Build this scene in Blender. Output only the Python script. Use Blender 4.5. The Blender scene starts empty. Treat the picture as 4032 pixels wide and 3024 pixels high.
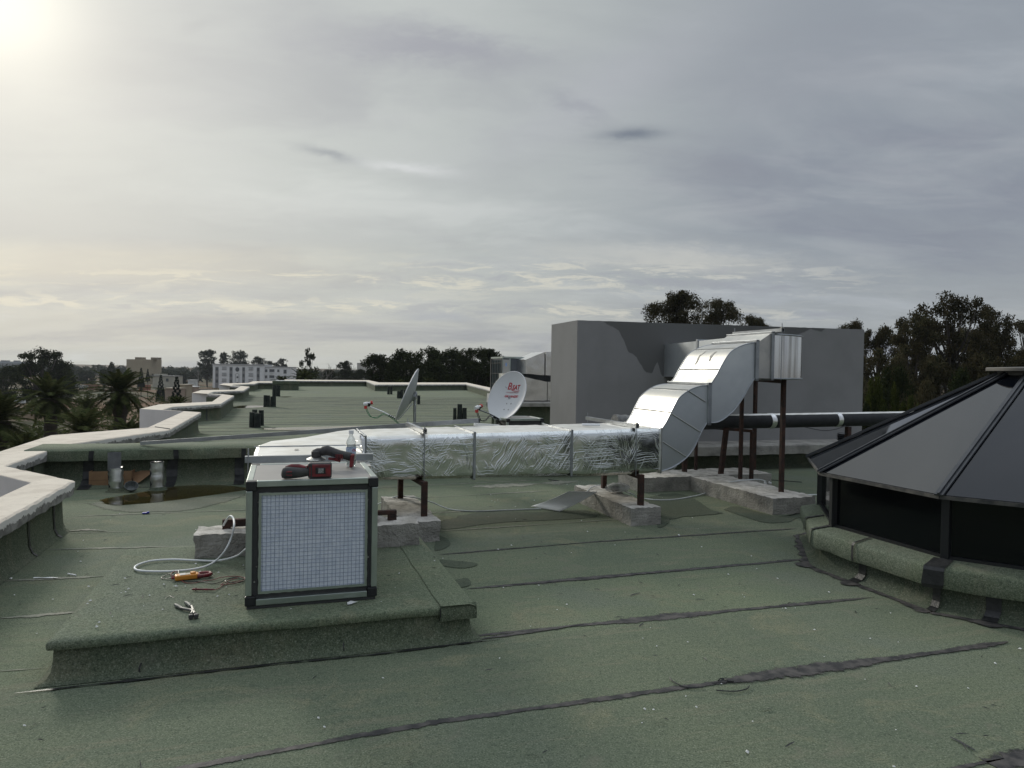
import bpy, bmesh, math, random
import numpy as np
from mathutils import Vector, Matrix, noise as mnoise
random.seed(7); rng = np.random.default_rng(7)
R = math.radians
scene = bpy.context.scene
col = scene.collection

# ------------------------------------------------------------------ camera
F_PX, CX, CY, EYE = 2797.0, 2016.0, 1512.0, 1.65      # focal length and centre in photo pixels, eye height over the roof
PITCH, ROLL, TH = R(1.02), 0.016, R(18)               # TH: the hotel's own axes against the view
fwd = Vector((0, math.cos(PITCH), -math.sin(PITCH))); up0 = Vector((0, math.sin(PITCH), math.cos(PITCH))); r0 = Vector((1, 0, 0))
rgt = math.cos(ROLL)*r0 + math.sin(ROLL)*up0
upv = math.cos(ROLL)*up0 - math.sin(ROLL)*r0
cam = bpy.data.cameras.new('camera'); co = bpy.data.objects.new('camera', cam); col.objects.link(co)
m4 = Matrix.Identity(4)
for i in range(3):
    m4[i][0] = rgt[i]; m4[i][1] = upv[i]; m4[i][2] = -fwd[i]; m4[i][3] = (0, 0, EYE)[i]
co.matrix_world = m4
cam.sensor_width = 36; cam.lens = 36*F_PX/4032; cam.clip_start = 0.05; cam.clip_end = 6000
scene.camera = co

# ------------------------------------------------------------------ sky and sun
SUN_AZ, SUN_EL = R(-36.5), R(22.5)
sdir = Vector((math.sin(SUN_AZ)*math.cos(SUN_EL), math.cos(SUN_AZ)*math.cos(SUN_EL), math.sin(SUN_EL)))
scene.view_settings.view_transform = 'Standard'; scene.view_settings.look = 'None'
scene.view_settings.exposure = 0.0; scene.view_settings.gamma = 1.0
world = bpy.data.worlds.new('World'); scene.world = world; world.use_nodes = True
class NB:
    """small node-expression builder"""
    def __init__(s, tree): s.t = tree; tree.nodes.clear()
    def n(s, typ, **kw):
        nd = s.t.nodes.new(typ)
        for k, v in kw.items(): setattr(nd, k, v)
        return nd
    def put(s, sock, v):
        if v is None: return
        if hasattr(v, 'is_output'): s.t.links.new(v, sock)
        elif isinstance(v, (tuple, list, Vector)) and len(v) == 3 and sock.type == 'RGBA': sock.default_value = (*v, 1)
        else: sock.default_value = v
    def m(s, op, a, b=None, c=None, clamp=False):
        nd = s.n('ShaderNodeMath', operation=op, use_clamp=clamp)
        for i, v in enumerate((a, b, c)): s.put(nd.inputs[i], v)
        return nd.outputs[0]
    def mix(s, f, a, b, mode='MIX'):
        nd = s.n('ShaderNodeMix', data_type='RGBA', blend_type=mode, clamp_factor=True)
        s.put(nd.inputs[0], f); s.put(nd.inputs[6], a); s.put(nd.inputs[7], b)
        return nd.outputs[2]
    def noise(s, vec, scale, detail=3, rough=.5, dist=0.0):
        nd = s.n('ShaderNodeTexNoise'); s.put(nd.inputs['Vector'], vec)
        nd.inputs['Scale'].default_value = scale; nd.inputs['Detail'].default_value = detail
        nd.inputs['Roughness'].default_value = rough; nd.inputs['Distortion'].default_value = dist
        return nd.outputs[0]
    def ramp(s, f, a, b, c0=0.0, c1=1.0):
        nd = s.n('ShaderNodeMapRange', interpolation_type='SMOOTHSTEP'); s.put(nd.inputs[0], f)
        nd.inputs[1].default_value = a; nd.inputs[2].default_value = b; nd.inputs[3].default_value = c0; nd.inputs[4].default_value = c1
        return nd.outputs[0]
    def xyz(s, v):
        nd = s.n('ShaderNodeSeparateXYZ'); s.put(nd.inputs[0], v); return nd.outputs
    def vec(s, x, y, z):
        nd = s.n('ShaderNodeCombineXYZ')
        for i, v in enumerate((x, y, z)): s.put(nd.inputs[i], v)
        return nd.outputs[0]
    def vm(s, op, a, b=None):
        nd = s.n('ShaderNodeVectorMath', operation=op); s.put(nd.inputs[0], a)
        if b is not None: s.put(nd.inputs[1], b)
        return nd.outputs[1] if op in ('DOT_PRODUCT', 'LENGTH') else nd.outputs[0]

w = NB(world.node_tree)
gen = w.n('ShaderNodeTexCoord').outputs['Generated']
dn = w.vm('NORMALIZE', gen)
dx, dy, dz = w.xyz(dn)
sunc = w.vm('DOT_PRODUCT', dn, tuple(sdir))
ys = w.m('MAXIMUM', dy, 0.08)
u = w.m('DIVIDE', dx, ys); v = w.m('DIVIDE', dz, ys)
elev = w.m('MAXIMUM', dz, 0.0)
# cloud-deck coordinates: the deck is a plane overhead, streaks shrink towards the horizon
k = w.m('ADD', elev, 0.16)
px_ = w.m('DIVIDE', dx, k); py_ = w.m('DIVIDE', dy, k)
deck = w.vec(px_, py_, 0.0)
warp = w.noise(deck, 0.55, 4, .55)
deck2 = w.vec(w.m('ADD', w.m('MULTIPLY', px_, 0.55), w.m('MULTIPLY', warp, 0.8)), w.m('ADD', py_, warp), 3.3)
big = w.noise(deck2, 0.85, 7, .62)
fine = w.noise(w.vec(w.m('MULTIPLY', px_, .8), w.m('MULTIPLY', py_, 1.6), 8.0), 1.9, 6, .6, .6)
right_c, left_c, warm_c = (.302, .336, .380), (.525, .558, .545), (.70, .655, .52)
side = w.ramp(sunc, .52, .97)
base = w.mix(side, right_c, left_c)
# brighter thin veil overhead and towards the horizon
hz = w.ramp(elev, .20, .0)
hcol = w.mix(w.ramp(sunc, .45, .95), (.39, .418, .425), (.575, .583, .53))
base = w.mix(w.m('MULTIPLY', hz, .8), base, hcol)
dark = w.ramp(big, .48, .66)
base = w.mix(w.m('MULTIPLY', dark, .85), base, w.mix(side, (.245, .268, .325), (.405, .425, .445)))
light = w.ramp(big, .46, .30)
base = w.mix(w.m('MULTIPLY', light, .75), base, w.mix(side, (.42, .455, .495), (.66, .69, .67)))
base = w.mix(w.m('MULTIPLY', w.m('SUBTRACT', fine, .5), .85, None, True), base, (.62, .63, .64))
base = w.mix(w.m('MULTIPLY', w.m('SUBTRACT', .5, fine), .85, None, True), base, (.27, .28, .32))
# low bands of broken cloud just over the horizon
wob = w.noise(w.vec(w.m('MULTIPLY', u, 2.0), w.m('MULTIPLY', v, 9.0), 1.0), 3.0, 5, .6)
vb = w.m('ADD', v, w.m('MULTIPLY', w.m('SUBTRACT', wob, .5), .03))
band = w.noise(w.vec(w.m('MULTIPLY', u, 6.5), w.m('MULTIPLY', vb, 48.0), 5.0), 1.7, 8, .68, .4)
bmask = w.m('MULTIPLY', w.ramp(v, .055, .085), w.ramp(v, .20, .13))
bmask = w.m('MULTIPLY', bmask, w.ramp(u, .62, .30))
def vline(v0, s): return w.m('EXPONENT', w.m('MULTIPLY', w.m('POWER', w.m('DIVIDE', w.m('SUBTRACT', vb, v0), s), 2.0), -1.0))
lines = w.m('ADD', vline(.126, .010), w.m('ADD', w.m('MULTIPLY', vline(.085, .009), .9), w.m('MULTIPLY', w.m('MULTIPLY', vline(.146, .010), w.ramp(u, -.25, .05)), .9)))
bmask = w.m('MULTIPLY', bmask, w.m('ADD', .25, w.m('MULTIPLY', lines, .9)), None, True)
blit = w.m('MULTIPLY', bmask, w.ramp(band, .50, .60))
base = w.mix(w.m('MULTIPLY', blit, .65), base, w.mix(side, (.62, .62, .57), (.78, .74, .60)))
bdrk = w.m('MULTIPLY', bmask, w.ramp(band, .47, .38))
base = w.mix(w.m('MULTIPLY', bdrk, .7), base, w.mix(side, (.33, .35, .40), (.44, .46, .48)))
# a darker lavender shelf over the bands on the left, warm light under it
shelf = w.m('MULTIPLY', w.m('MULTIPLY', w.ramp(v, .155, .18), w.ramp(v, .26, .19)), w.ramp(u, .1, -.45))
base = w.mix(w.m('MULTIPLY', shelf, .4), base, (.42, .43, .43))
wl = w.m('MULTIPLY', w.m('MULTIPLY', w.ramp(v, .10, .135), w.ramp(v, .185, .15)), w.ramp(u, .0, -.6))
base = w.mix(w.m('MULTIPLY', wl, .5), base, warm_c)
def wisp(b, u0, v0, su, sv, tilt, colr, amt, ns=9.0):
    nz = w.noise(w.vec(w.m('MULTIPLY', u, 1.0), w.m('MULTIPLY', v, 2.5), u0*7), ns*1.4, 8, .70)
    uu = w.m('ADD', w.m('SUBTRACT', u, u0), w.m('MULTIPLY', w.m('SUBTRACT', nz, .5), su*1.2))
    vv = w.m('ADD', w.m('SUBTRACT', w.m('SUBTRACT', v, v0), w.m('MULTIPLY', uu, tilt)), w.m('MULTIPLY', w.m('SUBTRACT', nz, .5), sv*2.6))
    q = w.m('ADD', w.m('POWER', w.m('DIVIDE', uu, su), 2.0), w.m('POWER', w.m('DIVIDE', vv, sv), 2.0))
    g = w.m('MULTIPLY', w.m('EXPONENT', w.m('MULTIPLY', q, -1.0)), w.m('GREATER_THAN', dy, .1))
    return w.mix(w.m('MULTIPLY', g, amt), b, colr)
base = wisp(base, .160, .334, .044, .0085, .06, (.19, .22, .265), 1.0)
base = wisp(base, .085, .372, .040, .014, -.45, (.28, .30, .34), .6, 16)
base = wisp(base, -.262, .300, .042, .0065, -.24, (.30, .33, .36), .95)
base = wisp(base, -.150, .283, .060, .0075, -.10, (.68, .70, .71), .85)
base = wisp(base, -.13, .452, .17, .028, -.10, (.31, .315, .375), .75, 5)
base = wisp(base, -.45, .475, .022, .010, .3, (.36, .38, .40), .5, 18)
base = wisp(base, .13, .40, .16, .05, .55, (.50, .51, .56), .35, 4)
base = wisp(base, .40, .43, .20, .07, .1, (.31, .33, .375), .5, 3)
base = wisp(base, .22, .162, .15, .016, -.05, (.62, .62, .58), .6, 12)
base = wisp(base, -.10, .075, .06, .006, .0, (.40, .43, .48), .7, 14)
# veiled sun glare
gl = w.m('POWER', w.m('MAXIMUM', sunc, 0.0), 300.0)
base = w.mix(w.m('MULTIPLY', gl, .95), base, (1.25, 1.24, 1.08))
gl2 = w.m('POWER', w.m('MAXIMUM', sunc, 0.0), 16.0)
base = w.mix(w.m('MULTIPLY', gl2, .46), base, (.84, .86, .83))
# the deck is thinner overhead and behind the viewer, out of the frame
lift = w.m('ADD', w.m('ADD', 1.0, w.m('MULTIPLY', w.ramp(dz, .50, .80), 1.55)), w.m('MULTIPLY', w.ramp(dy, .25, -.5), .12))
base = w.vm('MULTIPLY', base, w.vec(lift, lift, lift))
base = w.mix(w.ramp(dz, -.02, -.10), base, (.10, .10, .09))
bg = w.n('ShaderNodeBackground'); w.put(bg.inputs[0], base); bg.inputs[1].default_value = 1.0
nish = w.n('ShaderNodeTexSky', sky_type='NISHITA', sun_disc=False, sun_elevation=SUN_EL, sun_rotation=SUN_AZ, air_density=1.2, dust_density=3.0)
bgn = w.n('ShaderNodeBackground'); w.t.links.new(nish.outputs[0], bgn.inputs[0]); bgn.inputs[1].default_value = 0.05
ms = w.n('ShaderNodeMixShader'); ms.inputs[0].default_value = .94                 # the cloud deck covers nearly all of the clear sky
w.t.links.new(bgn.outputs[0], ms.inputs[1]); w.t.links.new(bg.outputs[0], ms.inputs[2])
w.t.links.new(ms.outputs[0], w.n('ShaderNodeOutputWorld').inputs[0])
sl = bpy.data.lights.new('sun', 'SUN'); so = bpy.data.objects.new('sun', sl); col.objects.link(so)
sl.energy = 1.7; sl.angle = R(10); sl.color = (1.0, .95, .84)
so.rotation_euler = sdir.to_track_quat('Z', 'Y').to_euler(); so.location = (-40, 60, 40)

# ------------------------------------------------------------------ places: photo pixel -> point, hotel axes -> world
CT, ST = math.cos(TH), math.sin(TH)
def W(a, b, z=0.0): return Vector((a*CT-b*ST, a*ST+b*CT, z))
def AB(p): return (p[0]*CT+p[1]*ST, -p[0]*ST+p[1]*CT)
def ray(x, y): return fwd + ((x-CX)/F_PX)*rgt - ((y-CY)/F_PX)*upv
def G(x, y, z=0.0):
    d = ray(x, y); t = (z-EYE)/d.z; return Vector((d.x*t, d.y*t, z))
def GA(x, y, z=0.0):
    p = G(x, y, z); a, b = AB(p); return Vector((a, b, z))
def D(x, y, Y):
    d = ray(x, y); t = Y/d.y; return Vector((d.x*t, Y, EYE+d.z*t))
def onB(x, y, b):
    d = ray(x, y); t = b/(-d.x*ST+d.y*CT); p = d*t; return (AB(p)[0], EYE+p.z)

# ------------------------------------------------------------------ mesh builder and object helpers
class MB:
    def __init__(s): s.v = []; s.f = []
    def add(s, vs, fs):
        o = len(s.v); s.v += [tuple(q) for q in vs]; s.f += [tuple(i+o for i in f) for f in fs]; return s
    def box(s, x0, x1, y0, y1, z0, z1, M=None):
        vs = [Vector(q) for q in ((x0,y0,z0),(x1,y0,z0),(x1,y1,z0),(x0,y1,z0),(x0,y0,z1),(x1,y0,z1),(x1,y1,z1),(x0,y1,z1))]
        if M is not None: vs = [M @ q for q in vs]
        return s.add(vs, [(3,2,1,0),(4,5,6,7),(0,1,5,4),(1,2,6,5),(2,3,7,6),(3,0,4,7)])
    def bar(s, p, q, wx, wz, up=(0,0,1)):
        p, q = Vector(p), Vector(q); d = (q-p).normalized(); r = d.cross(Vector(up))
        if r.length < 1e-4: r = d.cross(Vector((0,1,0)))
        r.normalize(); n = r.cross(d)
        vs = [e + r*sx*wx/2 + n*sz*wz/2 for e in (p, q) for sx, sz in ((-1,-1),(1,-1),(1,1),(-1,1))]
        return s.add(vs, [(0,1,2,3),(7,6,5,4),(0,4,5,1),(1,5,6,2),(2,6,7,3),(3,7,4,0)])
    def tube(s, pts, r, n=8, caps=True):
        pts = [Vector(p) for p in pts]; N = len(pts); rs = r if isinstance(r, (list, tuple)) else [r]*N
        o = len(s.v); prev = None
        for i, p in enumerate(pts):
            d = (pts[min(i+1, N-1)]-pts[max(i-1, 0)]).normalized()
            if prev is None:
                a = d.cross(Vector((0,0,1)))
                if a.length < 1e-3: a = d.cross(Vector((0,1,0)))
            else: a = prev - d*prev.dot(d)
            a.normalize(); prev = a; b = d.cross(a)
            for j in range(n):
                t = 2*math.pi*j/n; s.v.append(tuple(p + (a*math.cos(t)+b*math.sin(t))*rs[i]))
        for i in range(N-1):
            for j in range(n):
                s.f.append((o+i*n+j, o+i*n+(j+1)%n, o+(i+1)*n+(j+1)%n, o+(i+1)*n+j))
        if caps:
            s.f.append(tuple(o+j for j in reversed(range(n)))); s.f.append(tuple(o+(N-1)*n+j for j in range(n)))
        return s
    def prism(s, poly, z0, z1, M=None):
        n = len(poly); vs = [Vector((x, y, z0)) for x, y in poly]+[Vector((x, y, z1)) for x, y in poly]
        if M is not None: vs = [M @ q for q in vs]
        return s.add(vs, [tuple(reversed(range(n))), tuple(range(n, 2*n))]+[(i, (i+1) % n, n+(i+1) % n, n+i) for i in range(n)])
    def lathe(s, prof, n=20, M=None):
        vs = [Vector((r*math.cos(2*math.pi*j/n), r*math.sin(2*math.pi*j/n), z)) for r, z in prof for j in range(n)]
        if M is not None: vs = [M @ q for q in vs]
        fs = [(i*n+j, i*n+(j+1) % n, (i+1)*n+(j+1) % n, (i+1)*n+j) for i in range(len(prof)-1) for j in range(n)]
        return s.add(vs, fs)
    def grid(s, P, closed=False):
        nr, nc = len(P), len(P[0]); o = len(s.v)
        for row in P: s.v += [tuple(q) for q in row]
        for i in range(nr-1):
            for j in range(nc if closed else nc-1):
                s.f.append((o+i*nc+j, o+i*nc+(j+1) % nc, o+(i+1)*nc+(j+1) % nc, o+(i+1)*nc+j))
        return s
    def build(s, name, m, parent=None, smooth=40, loc=None, rot=None, bevel=0, seg=2):
        me = bpy.data.meshes.new(name); me.from_pydata(s.v, [], s.f); me.update()
        bm = bmesh.new(); bm.from_mesh(me); bmesh.ops.recalc_face_normals(bm, faces=bm.faces); bm.to_mesh(me); bm.free()
        if smooth:
            me.shade_smooth(); me.set_sharp_from_angle(angle=R(smooth))
        return link(name, me, m, parent, loc, rot, bevel, seg)
def link(name, me, m, parent=None, loc=None, rot=None, bevel=0, seg=2):
    o = bpy.data.objects.new(name, me); col.objects.link(o)
    if m is not None: me.materials.append(m)
    if parent is not None: o.parent = parent
    if loc is not None: o.location = loc
    if rot is not None: o.rotation_euler = rot
    if bevel:
        b = o.modifiers.new('bevel', 'BEVEL'); b.width = bevel; b.segments = seg; b.limit_method = 'ANGLE'; b.angle_limit = R(40)
    return o
def tag(o, label, cat=None, group=None):
    o['label'] = label
    if cat: o['category'] = cat
    if group: o['group'] = group
    return o
def struct(o, label=None, kind='structure'):
    o['kind'] = kind
    if label: o['label'] = label
    return o
def thing(name, label, cat, ab=(0,0,0), rot=0.0, group=None, world=None):
    e = bpy.data.objects.new(name, None); col.objects.link(e); e.empty_display_size = .1
    e.location = world if world is not None else W(*ab); e.rotation_euler = (0, 0, TH+rot if world is None else rot)
    return tag(e, label, cat, group)
def fast_mesh(name, verts, quads):
    me = bpy.data.meshes.new(name); nv, nf = len(verts), len(quads)
    me.vertices.add(nv); me.vertices.foreach_set('co', np.asarray(verts, np.float32).ravel())
    me.loops.add(nf*4); me.loops.foreach_set('vertex_index', np.asarray(quads, np.int32).ravel())
    me.polygons.add(nf); me.polygons.foreach_set('loop_start', np.arange(0, nf*4, 4, dtype=np.int32))
    me.update(calc_edges=True); me.validate(); return me
def spline(pts, n=10):
    pts = [Vector(p) for p in pts]; out = []
    for i in range(len(pts)-1):
        p0, p1, p2, p3 = pts[max(i-1, 0)], pts[i], pts[i+1], pts[min(i+2, len(pts)-1)]
        for k in range(n):
            t = k/n; out.append(.5*((2*p1)+(p2-p0)*t+(2*p0-5*p1+4*p2-p3)*t*t+(3*p1-p0-3*p2+p3)*t**3))
    out.append(pts[-1]); return out
def jit(p, f, seed=0.0): return mnoise.noise(Vector(p)*f+Vector((seed, seed*1.7, seed*.3)))

# ------------------------------------------------------------------ materials
def mat(name, c1, c2=None, rough=.8, metal=0.0, scale=6.0, bump=0.0, bscale=60.0, lo=.35, hi=.65, spec=.5, detail=5, rough2=None, bd=.01, pos=False):
    m = bpy.data.materials.new(name); m.use_nodes = True; b = NB(m.node_tree)
    p = b.n('ShaderNodeBsdfPrincipled'); b.t.links.new(p.outputs[0], b.n('ShaderNodeOutputMaterial').inputs[0])
    tc = b.n('ShaderNodeNewGeometry').outputs['Position'] if pos else b.n('ShaderNodeTexCoord').outputs['Object']
    if c2 is not None:
        f = b.ramp(b.noise(tc, scale, detail, .6), lo, hi); b.put(p.inputs['Base Color'], b.mix(f, c1, c2))
        if rough2 is not None:
            rr = b.n('ShaderNodeMapRange'); b.put(rr.inputs[0], f); rr.inputs[3].default_value = rough; rr.inputs[4].default_value = rough2
            b.put(p.inputs['Roughness'], rr.outputs[0])
    else: p.inputs['Base Color'].default_value = (*c1, 1)
    if rough2 is None: p.inputs['Roughness'].default_value = rough
    p.inputs['Metallic'].default_value = metal; p.inputs['Specular IOR Level'].default_value = spec
    if bump:
        bn = b.n('ShaderNodeBump'); bn.inputs['Strength'].default_value = bump; bn.inputs['Distance'].default_value = bd
        b.put(bn.inputs['Height'], b.noise(tc, bscale, 4, .6)); b.put(p.inputs['Normal'], bn.outputs[0])
    m['bsdf'] = p.name
    return m
def soft(m, lo=.55, hi=.95, rag=1.0, ns=26):
    """let a thin coating fray out towards the edge of its patch (the mesh carries an 'edge' value, 0 inside and 1 at the rim)"""
    b = NB.__new__(NB); b.t = m.node_tree; out = next(n for n in b.t.nodes if n.type == 'OUTPUT_MATERIAL'); src = out.inputs[0].links[0].from_socket
    at = b.n('ShaderNodeAttribute', attribute_name='edge'); pos = b.n('ShaderNodeNewGeometry').outputs['Position']
    f = b.m('ADD', at.outputs['Fac'], b.m('MULTIPLY', b.m('SUBTRACT', b.noise(pos, ns, 6, .75), .5), rag*2))
    tp = b.n('ShaderNodeBsdfTransparent'); mx = b.n('ShaderNodeMixShader'); b.put(mx.inputs[0], b.ramp(f, lo, hi)); b.t.links.new(src, mx.inputs[1]); b.t.links.new(tp.outputs[0], mx.inputs[2]); b.t.links.new(mx.outputs[0], out.inputs[0])
    return m
def set_edge(o, vals):
    a = o.data.attributes.new('edge', 'FLOAT', 'POINT'); a.data.foreach_set('value', vals); return o
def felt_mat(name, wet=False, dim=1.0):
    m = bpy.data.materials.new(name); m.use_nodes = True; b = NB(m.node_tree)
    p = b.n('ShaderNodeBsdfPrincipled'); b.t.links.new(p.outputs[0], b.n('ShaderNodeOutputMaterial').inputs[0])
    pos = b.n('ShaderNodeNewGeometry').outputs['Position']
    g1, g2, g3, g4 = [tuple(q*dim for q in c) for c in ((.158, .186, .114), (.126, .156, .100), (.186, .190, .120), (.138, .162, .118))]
    px, py, pzz = b.xyz(pos)
    sb_ = b.m('SUBTRACT', b.m('MULTIPLY', py, math.cos(TH)), b.m('MULTIPLY', px, math.sin(TH)))
    sa_ = b.m('ADD', b.m('MULTIPLY', px, math.cos(TH)), b.m('MULTIPLY', py, math.sin(TH)))
    idx = b.m('FLOOR', b.m('DIVIDE', b.m('SUBTRACT', sb_, .22), .985)); wn = b.n('ShaderNodeTexWhiteNoise'); wn.noise_dimensions = '1D'; b.put(wn.inputs['W'], idx)
    c = b.mix(b.ramp(b.noise(pos, .9, 5, .6, .4), .35, .65), g1, g2)
    c = b.mix(b.m('MULTIPLY', wn.outputs[0], .45), c, tuple(q*.74 for q in g4))
    rub = b.noise(b.vec(b.m('MULTIPLY', sa_, .8), b.m('MULTIPLY', sb_, 5.0), 0.0), 1.3, 6, .7)
    c = b.mix(b.ramp(rub, .52, .72, 0, .6), c, (.215, .200, .138))
    c = b.mix(b.ramp(rub, .46, .28, 0, .45), c, (.070, .095, .066))
    c = b.mix(b.ramp(b.noise(pos, 1.7, 6, .65, .8), .52, .70), c, g3)
    c = b.mix(b.ramp(b.noise(pos, .55, 4, .6), .50, .66), c, g4)
    gr = b.noise(pos, 120, 3, .75)
    c = b.mix(b.ramp(gr, .48, .35, 0, .80), c, (.030, .038, .028))
    c = b.mix(b.ramp(gr, .54, .67, 0, .50), c, (.34, .36, .29))
    gr3 = b.noise(pos, 46, 4, .8)
    c = b.mix(b.ramp(gr3, .47, .36, 0, .50), c, (.040, .055, .038))
    c = b.mix(b.ramp(gr3, .54, .64, 0, .22), c, (.27, .29, .22))
    gr2 = b.noise(pos, 24, 5, .7)
    c = b.mix(b.ramp(gr2, .50, .30, 0, .35), c, (.05, .068, .05))
    dirt = b.ramp(b.noise(pos, 1.9, 7, .72, 1.6), .54, .68, 0, .42)
    c = b.mix(dirt, c, (.17, .165, .125))
    if wet: c = b.mix(.55, c, (.022, .032, .022))
    b.put(p.inputs['Base Color'], c)
    p.inputs['Roughness'].default_value = .80 if wet else .95; p.inputs['Specular IOR Level'].default_value = .22 if wet else .2
    bn = b.n('ShaderNodeBump'); bn.inputs['Strength'].default_value = .35; bn.inputs['Distance'].default_value = .006
    b.put(bn.inputs['Height'], b.m('ADD', b.noise(pos, 70, 3, .7), b.m('MULTIPLY', b.noise(pos, 3.0, 3, .5), 2.0)))
    b.put(p.inputs['Normal'], bn.outputs[0])
    return m
def foil_mat(name, amp=1.0, base=(.74, .76, .74), rough=.22, sc=1.0):
    """crinkled aluminium foil facing: sharp thin folds in several directions"""
    m = bpy.data.materials.new(name); m.use_nodes = True; b = NB(m.node_tree)
    p = b.n('ShaderNodeBsdfPrincipled'); b.t.links.new(p.outputs[0], b.n('ShaderNodeOutputMaterial').inputs[0])
    tc = b.n('ShaderNodeTexCoord').outputs['Object']; x, y, z = b.xyz(tc)
    wv = b.noise(tc, 2.2, 3, .5); wv2 = b.noise(b.vm('ADD', tc, (5., 3., 9.)), 2.6, 3, .5)
    def folds(ax, az, sx, sz, seed, th, pw):
        th = th*.72
        p1 = b.m('ADD', b.m('MULTIPLY', x, ax), b.m('MULTIPLY', z, az))
        p2 = b.m('SUBTRACT', b.m('MULTIPLY', x, az), b.m('MULTIPLY', z, ax))
        q = b.vec(b.m('ADD', b.m('MULTIPLY', p1, sx), b.m('MULTIPLY', wv, 1.6)), b.m('MULTIPLY', y, 6.0), b.m('ADD', b.m('MULTIPLY', p2, sz), b.m('MULTIPLY', wv2, 3.4)))
        n = b.noise(q, 1.0, 2.0, .45)
        r = b.m('ABSOLUTE', b.m('SUBTRACT', n, .5))
        r = b.m('SUBTRACT', 1.0, b.m('DIVIDE', r, th), None, True)
        msk = b.ramp(b.noise(b.vm('ADD', tc, (seed, seed, seed)), 3.1*sc, 2, .5), .47, .62)
        return b.m('MULTIPLY', b.m('POWER', r, pw), msk)
    h = folds(1, .05, 2.4*sc, 33*sc, 1.0, .09, 1.5)
    h = b.m('ADD', h, folds(.55, .83, 2.2*sc, 22*sc, 7.0, .08, 1.5))
    h = b.m('ADD', h, folds(-.35, .93, 2.0*sc, 24*sc, 13.0, .08, 1.4))
    h = b.m('ADD', h, b.m('MULTIPLY', folds(.8, -.6, 4*sc, 38*sc, 21.0, .10, 1.2), .6))
    h = b.m('ADD', h, b.m('MULTIPLY', b.noise(tc, 9*sc, 3, .5), .55))
    bn = b.n('ShaderNodeBump'); bn.inputs['Strength'].default_value = .38*amp; bn.inputs['Distance'].default_value = .008
    b.put(bn.inputs['Height'], h); b.put(p.inputs['Normal'], bn.outputs[0])
    b.put(p.inputs['Base Color'], b.mix(b.ramp(b.noise(tc, 5, 4, .6), .45, .75, 0, .5), base, tuple(q*.72 for q in base)))
    p.inputs['Metallic'].default_value = 1.0; p.inputs['Roughness'].default_value = rough
    return m
def leaf_mat(name, ramp, trans=.25):
    m = bpy.data.materials.new(name); m.use_nodes = True; b = NB(m.node_tree)
    out = b.n('ShaderNodeOutputMaterial'); g = b.n('ShaderNodeNewGeometry')
    cr = b.n('ShaderNodeValToRGB'); b.put(cr.inputs[0], g.outputs['Random Per Island'])
    el = cr.color_ramp.elements; el[0].color = (*ramp[0], 1); el[1].color = (*ramp[-1], 1)
    for i, c in enumerate(ramp[1:-1]): e = el.new((i+1)/(len(ramp)-1)); e.color = (*c, 1)
    oi = b.n('ShaderNodeObjectInfo').outputs['Random']
    c = b.mix(b.m('MULTIPLY', oi, .45), cr.outputs[0], tuple(q*.6 for q in ramp[0]))
    big = b.noise(b.n('ShaderNodeTexCoord').outputs['Object'], 5.0, 3, .6)
    c = b.mix(b.ramp(big, .42, .62, 0, .6), c, ramp[-1])
    d = b.n('ShaderNodeBsdfDiffuse'); b.put(d.inputs[0], c)
    t = b.n('ShaderNodeBsdfTranslucent'); b.put(t.inputs[0], c)
    mx = b.n('ShaderNodeMixShader'); mx.inputs[0].default_value = trans
    b.t.links.new(d.outputs[0], mx.inputs[1]); b.t.links.new(t.outputs[0], mx.inputs[2]); b.t.links.new(mx.outputs[0], out.inputs[0])
    return m
M = {}
M['felt'] = felt_mat('green_felt'); M['felt_wet'] = felt_mat('green_felt_wet', True); M['felt_dark'] = felt_mat('green_felt_upstand', False, .66)  # last: felt dimmed for upright faces, their weaker light put into the colour
M['bitumen'] = soft(mat('bitumen', (.016, .016, .017), (.075, .068, .063), .7, 0, 11, .5, 40, bd=.006, pos=True))
M['damp'] = soft(felt_mat('damp_felt', True), .7, .95, .7, 9)
M['tar'] = mat('tar', (.010, .011, .012), (.03, .03, .03), .5, 0, 9, .4, 40)
M['dust'] = soft(mat('pale_dust', (.27, .26, .21), (.15, .165, .125), .95, 0, 5, .2, 60, pos=True), .4, .95, 1.1)
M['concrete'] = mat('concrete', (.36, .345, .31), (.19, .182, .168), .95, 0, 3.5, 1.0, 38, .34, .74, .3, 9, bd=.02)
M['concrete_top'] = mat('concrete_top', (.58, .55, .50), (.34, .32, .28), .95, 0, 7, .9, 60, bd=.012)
M['render'] = None
M['galv'] = mat('galvanised', (.60, .585, .545), (.43, .43, .42), .42, 1.0, 2.6, .14, 22, lo=.3, hi=.7, rough2=.58, bd=.003, detail=8)
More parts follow.
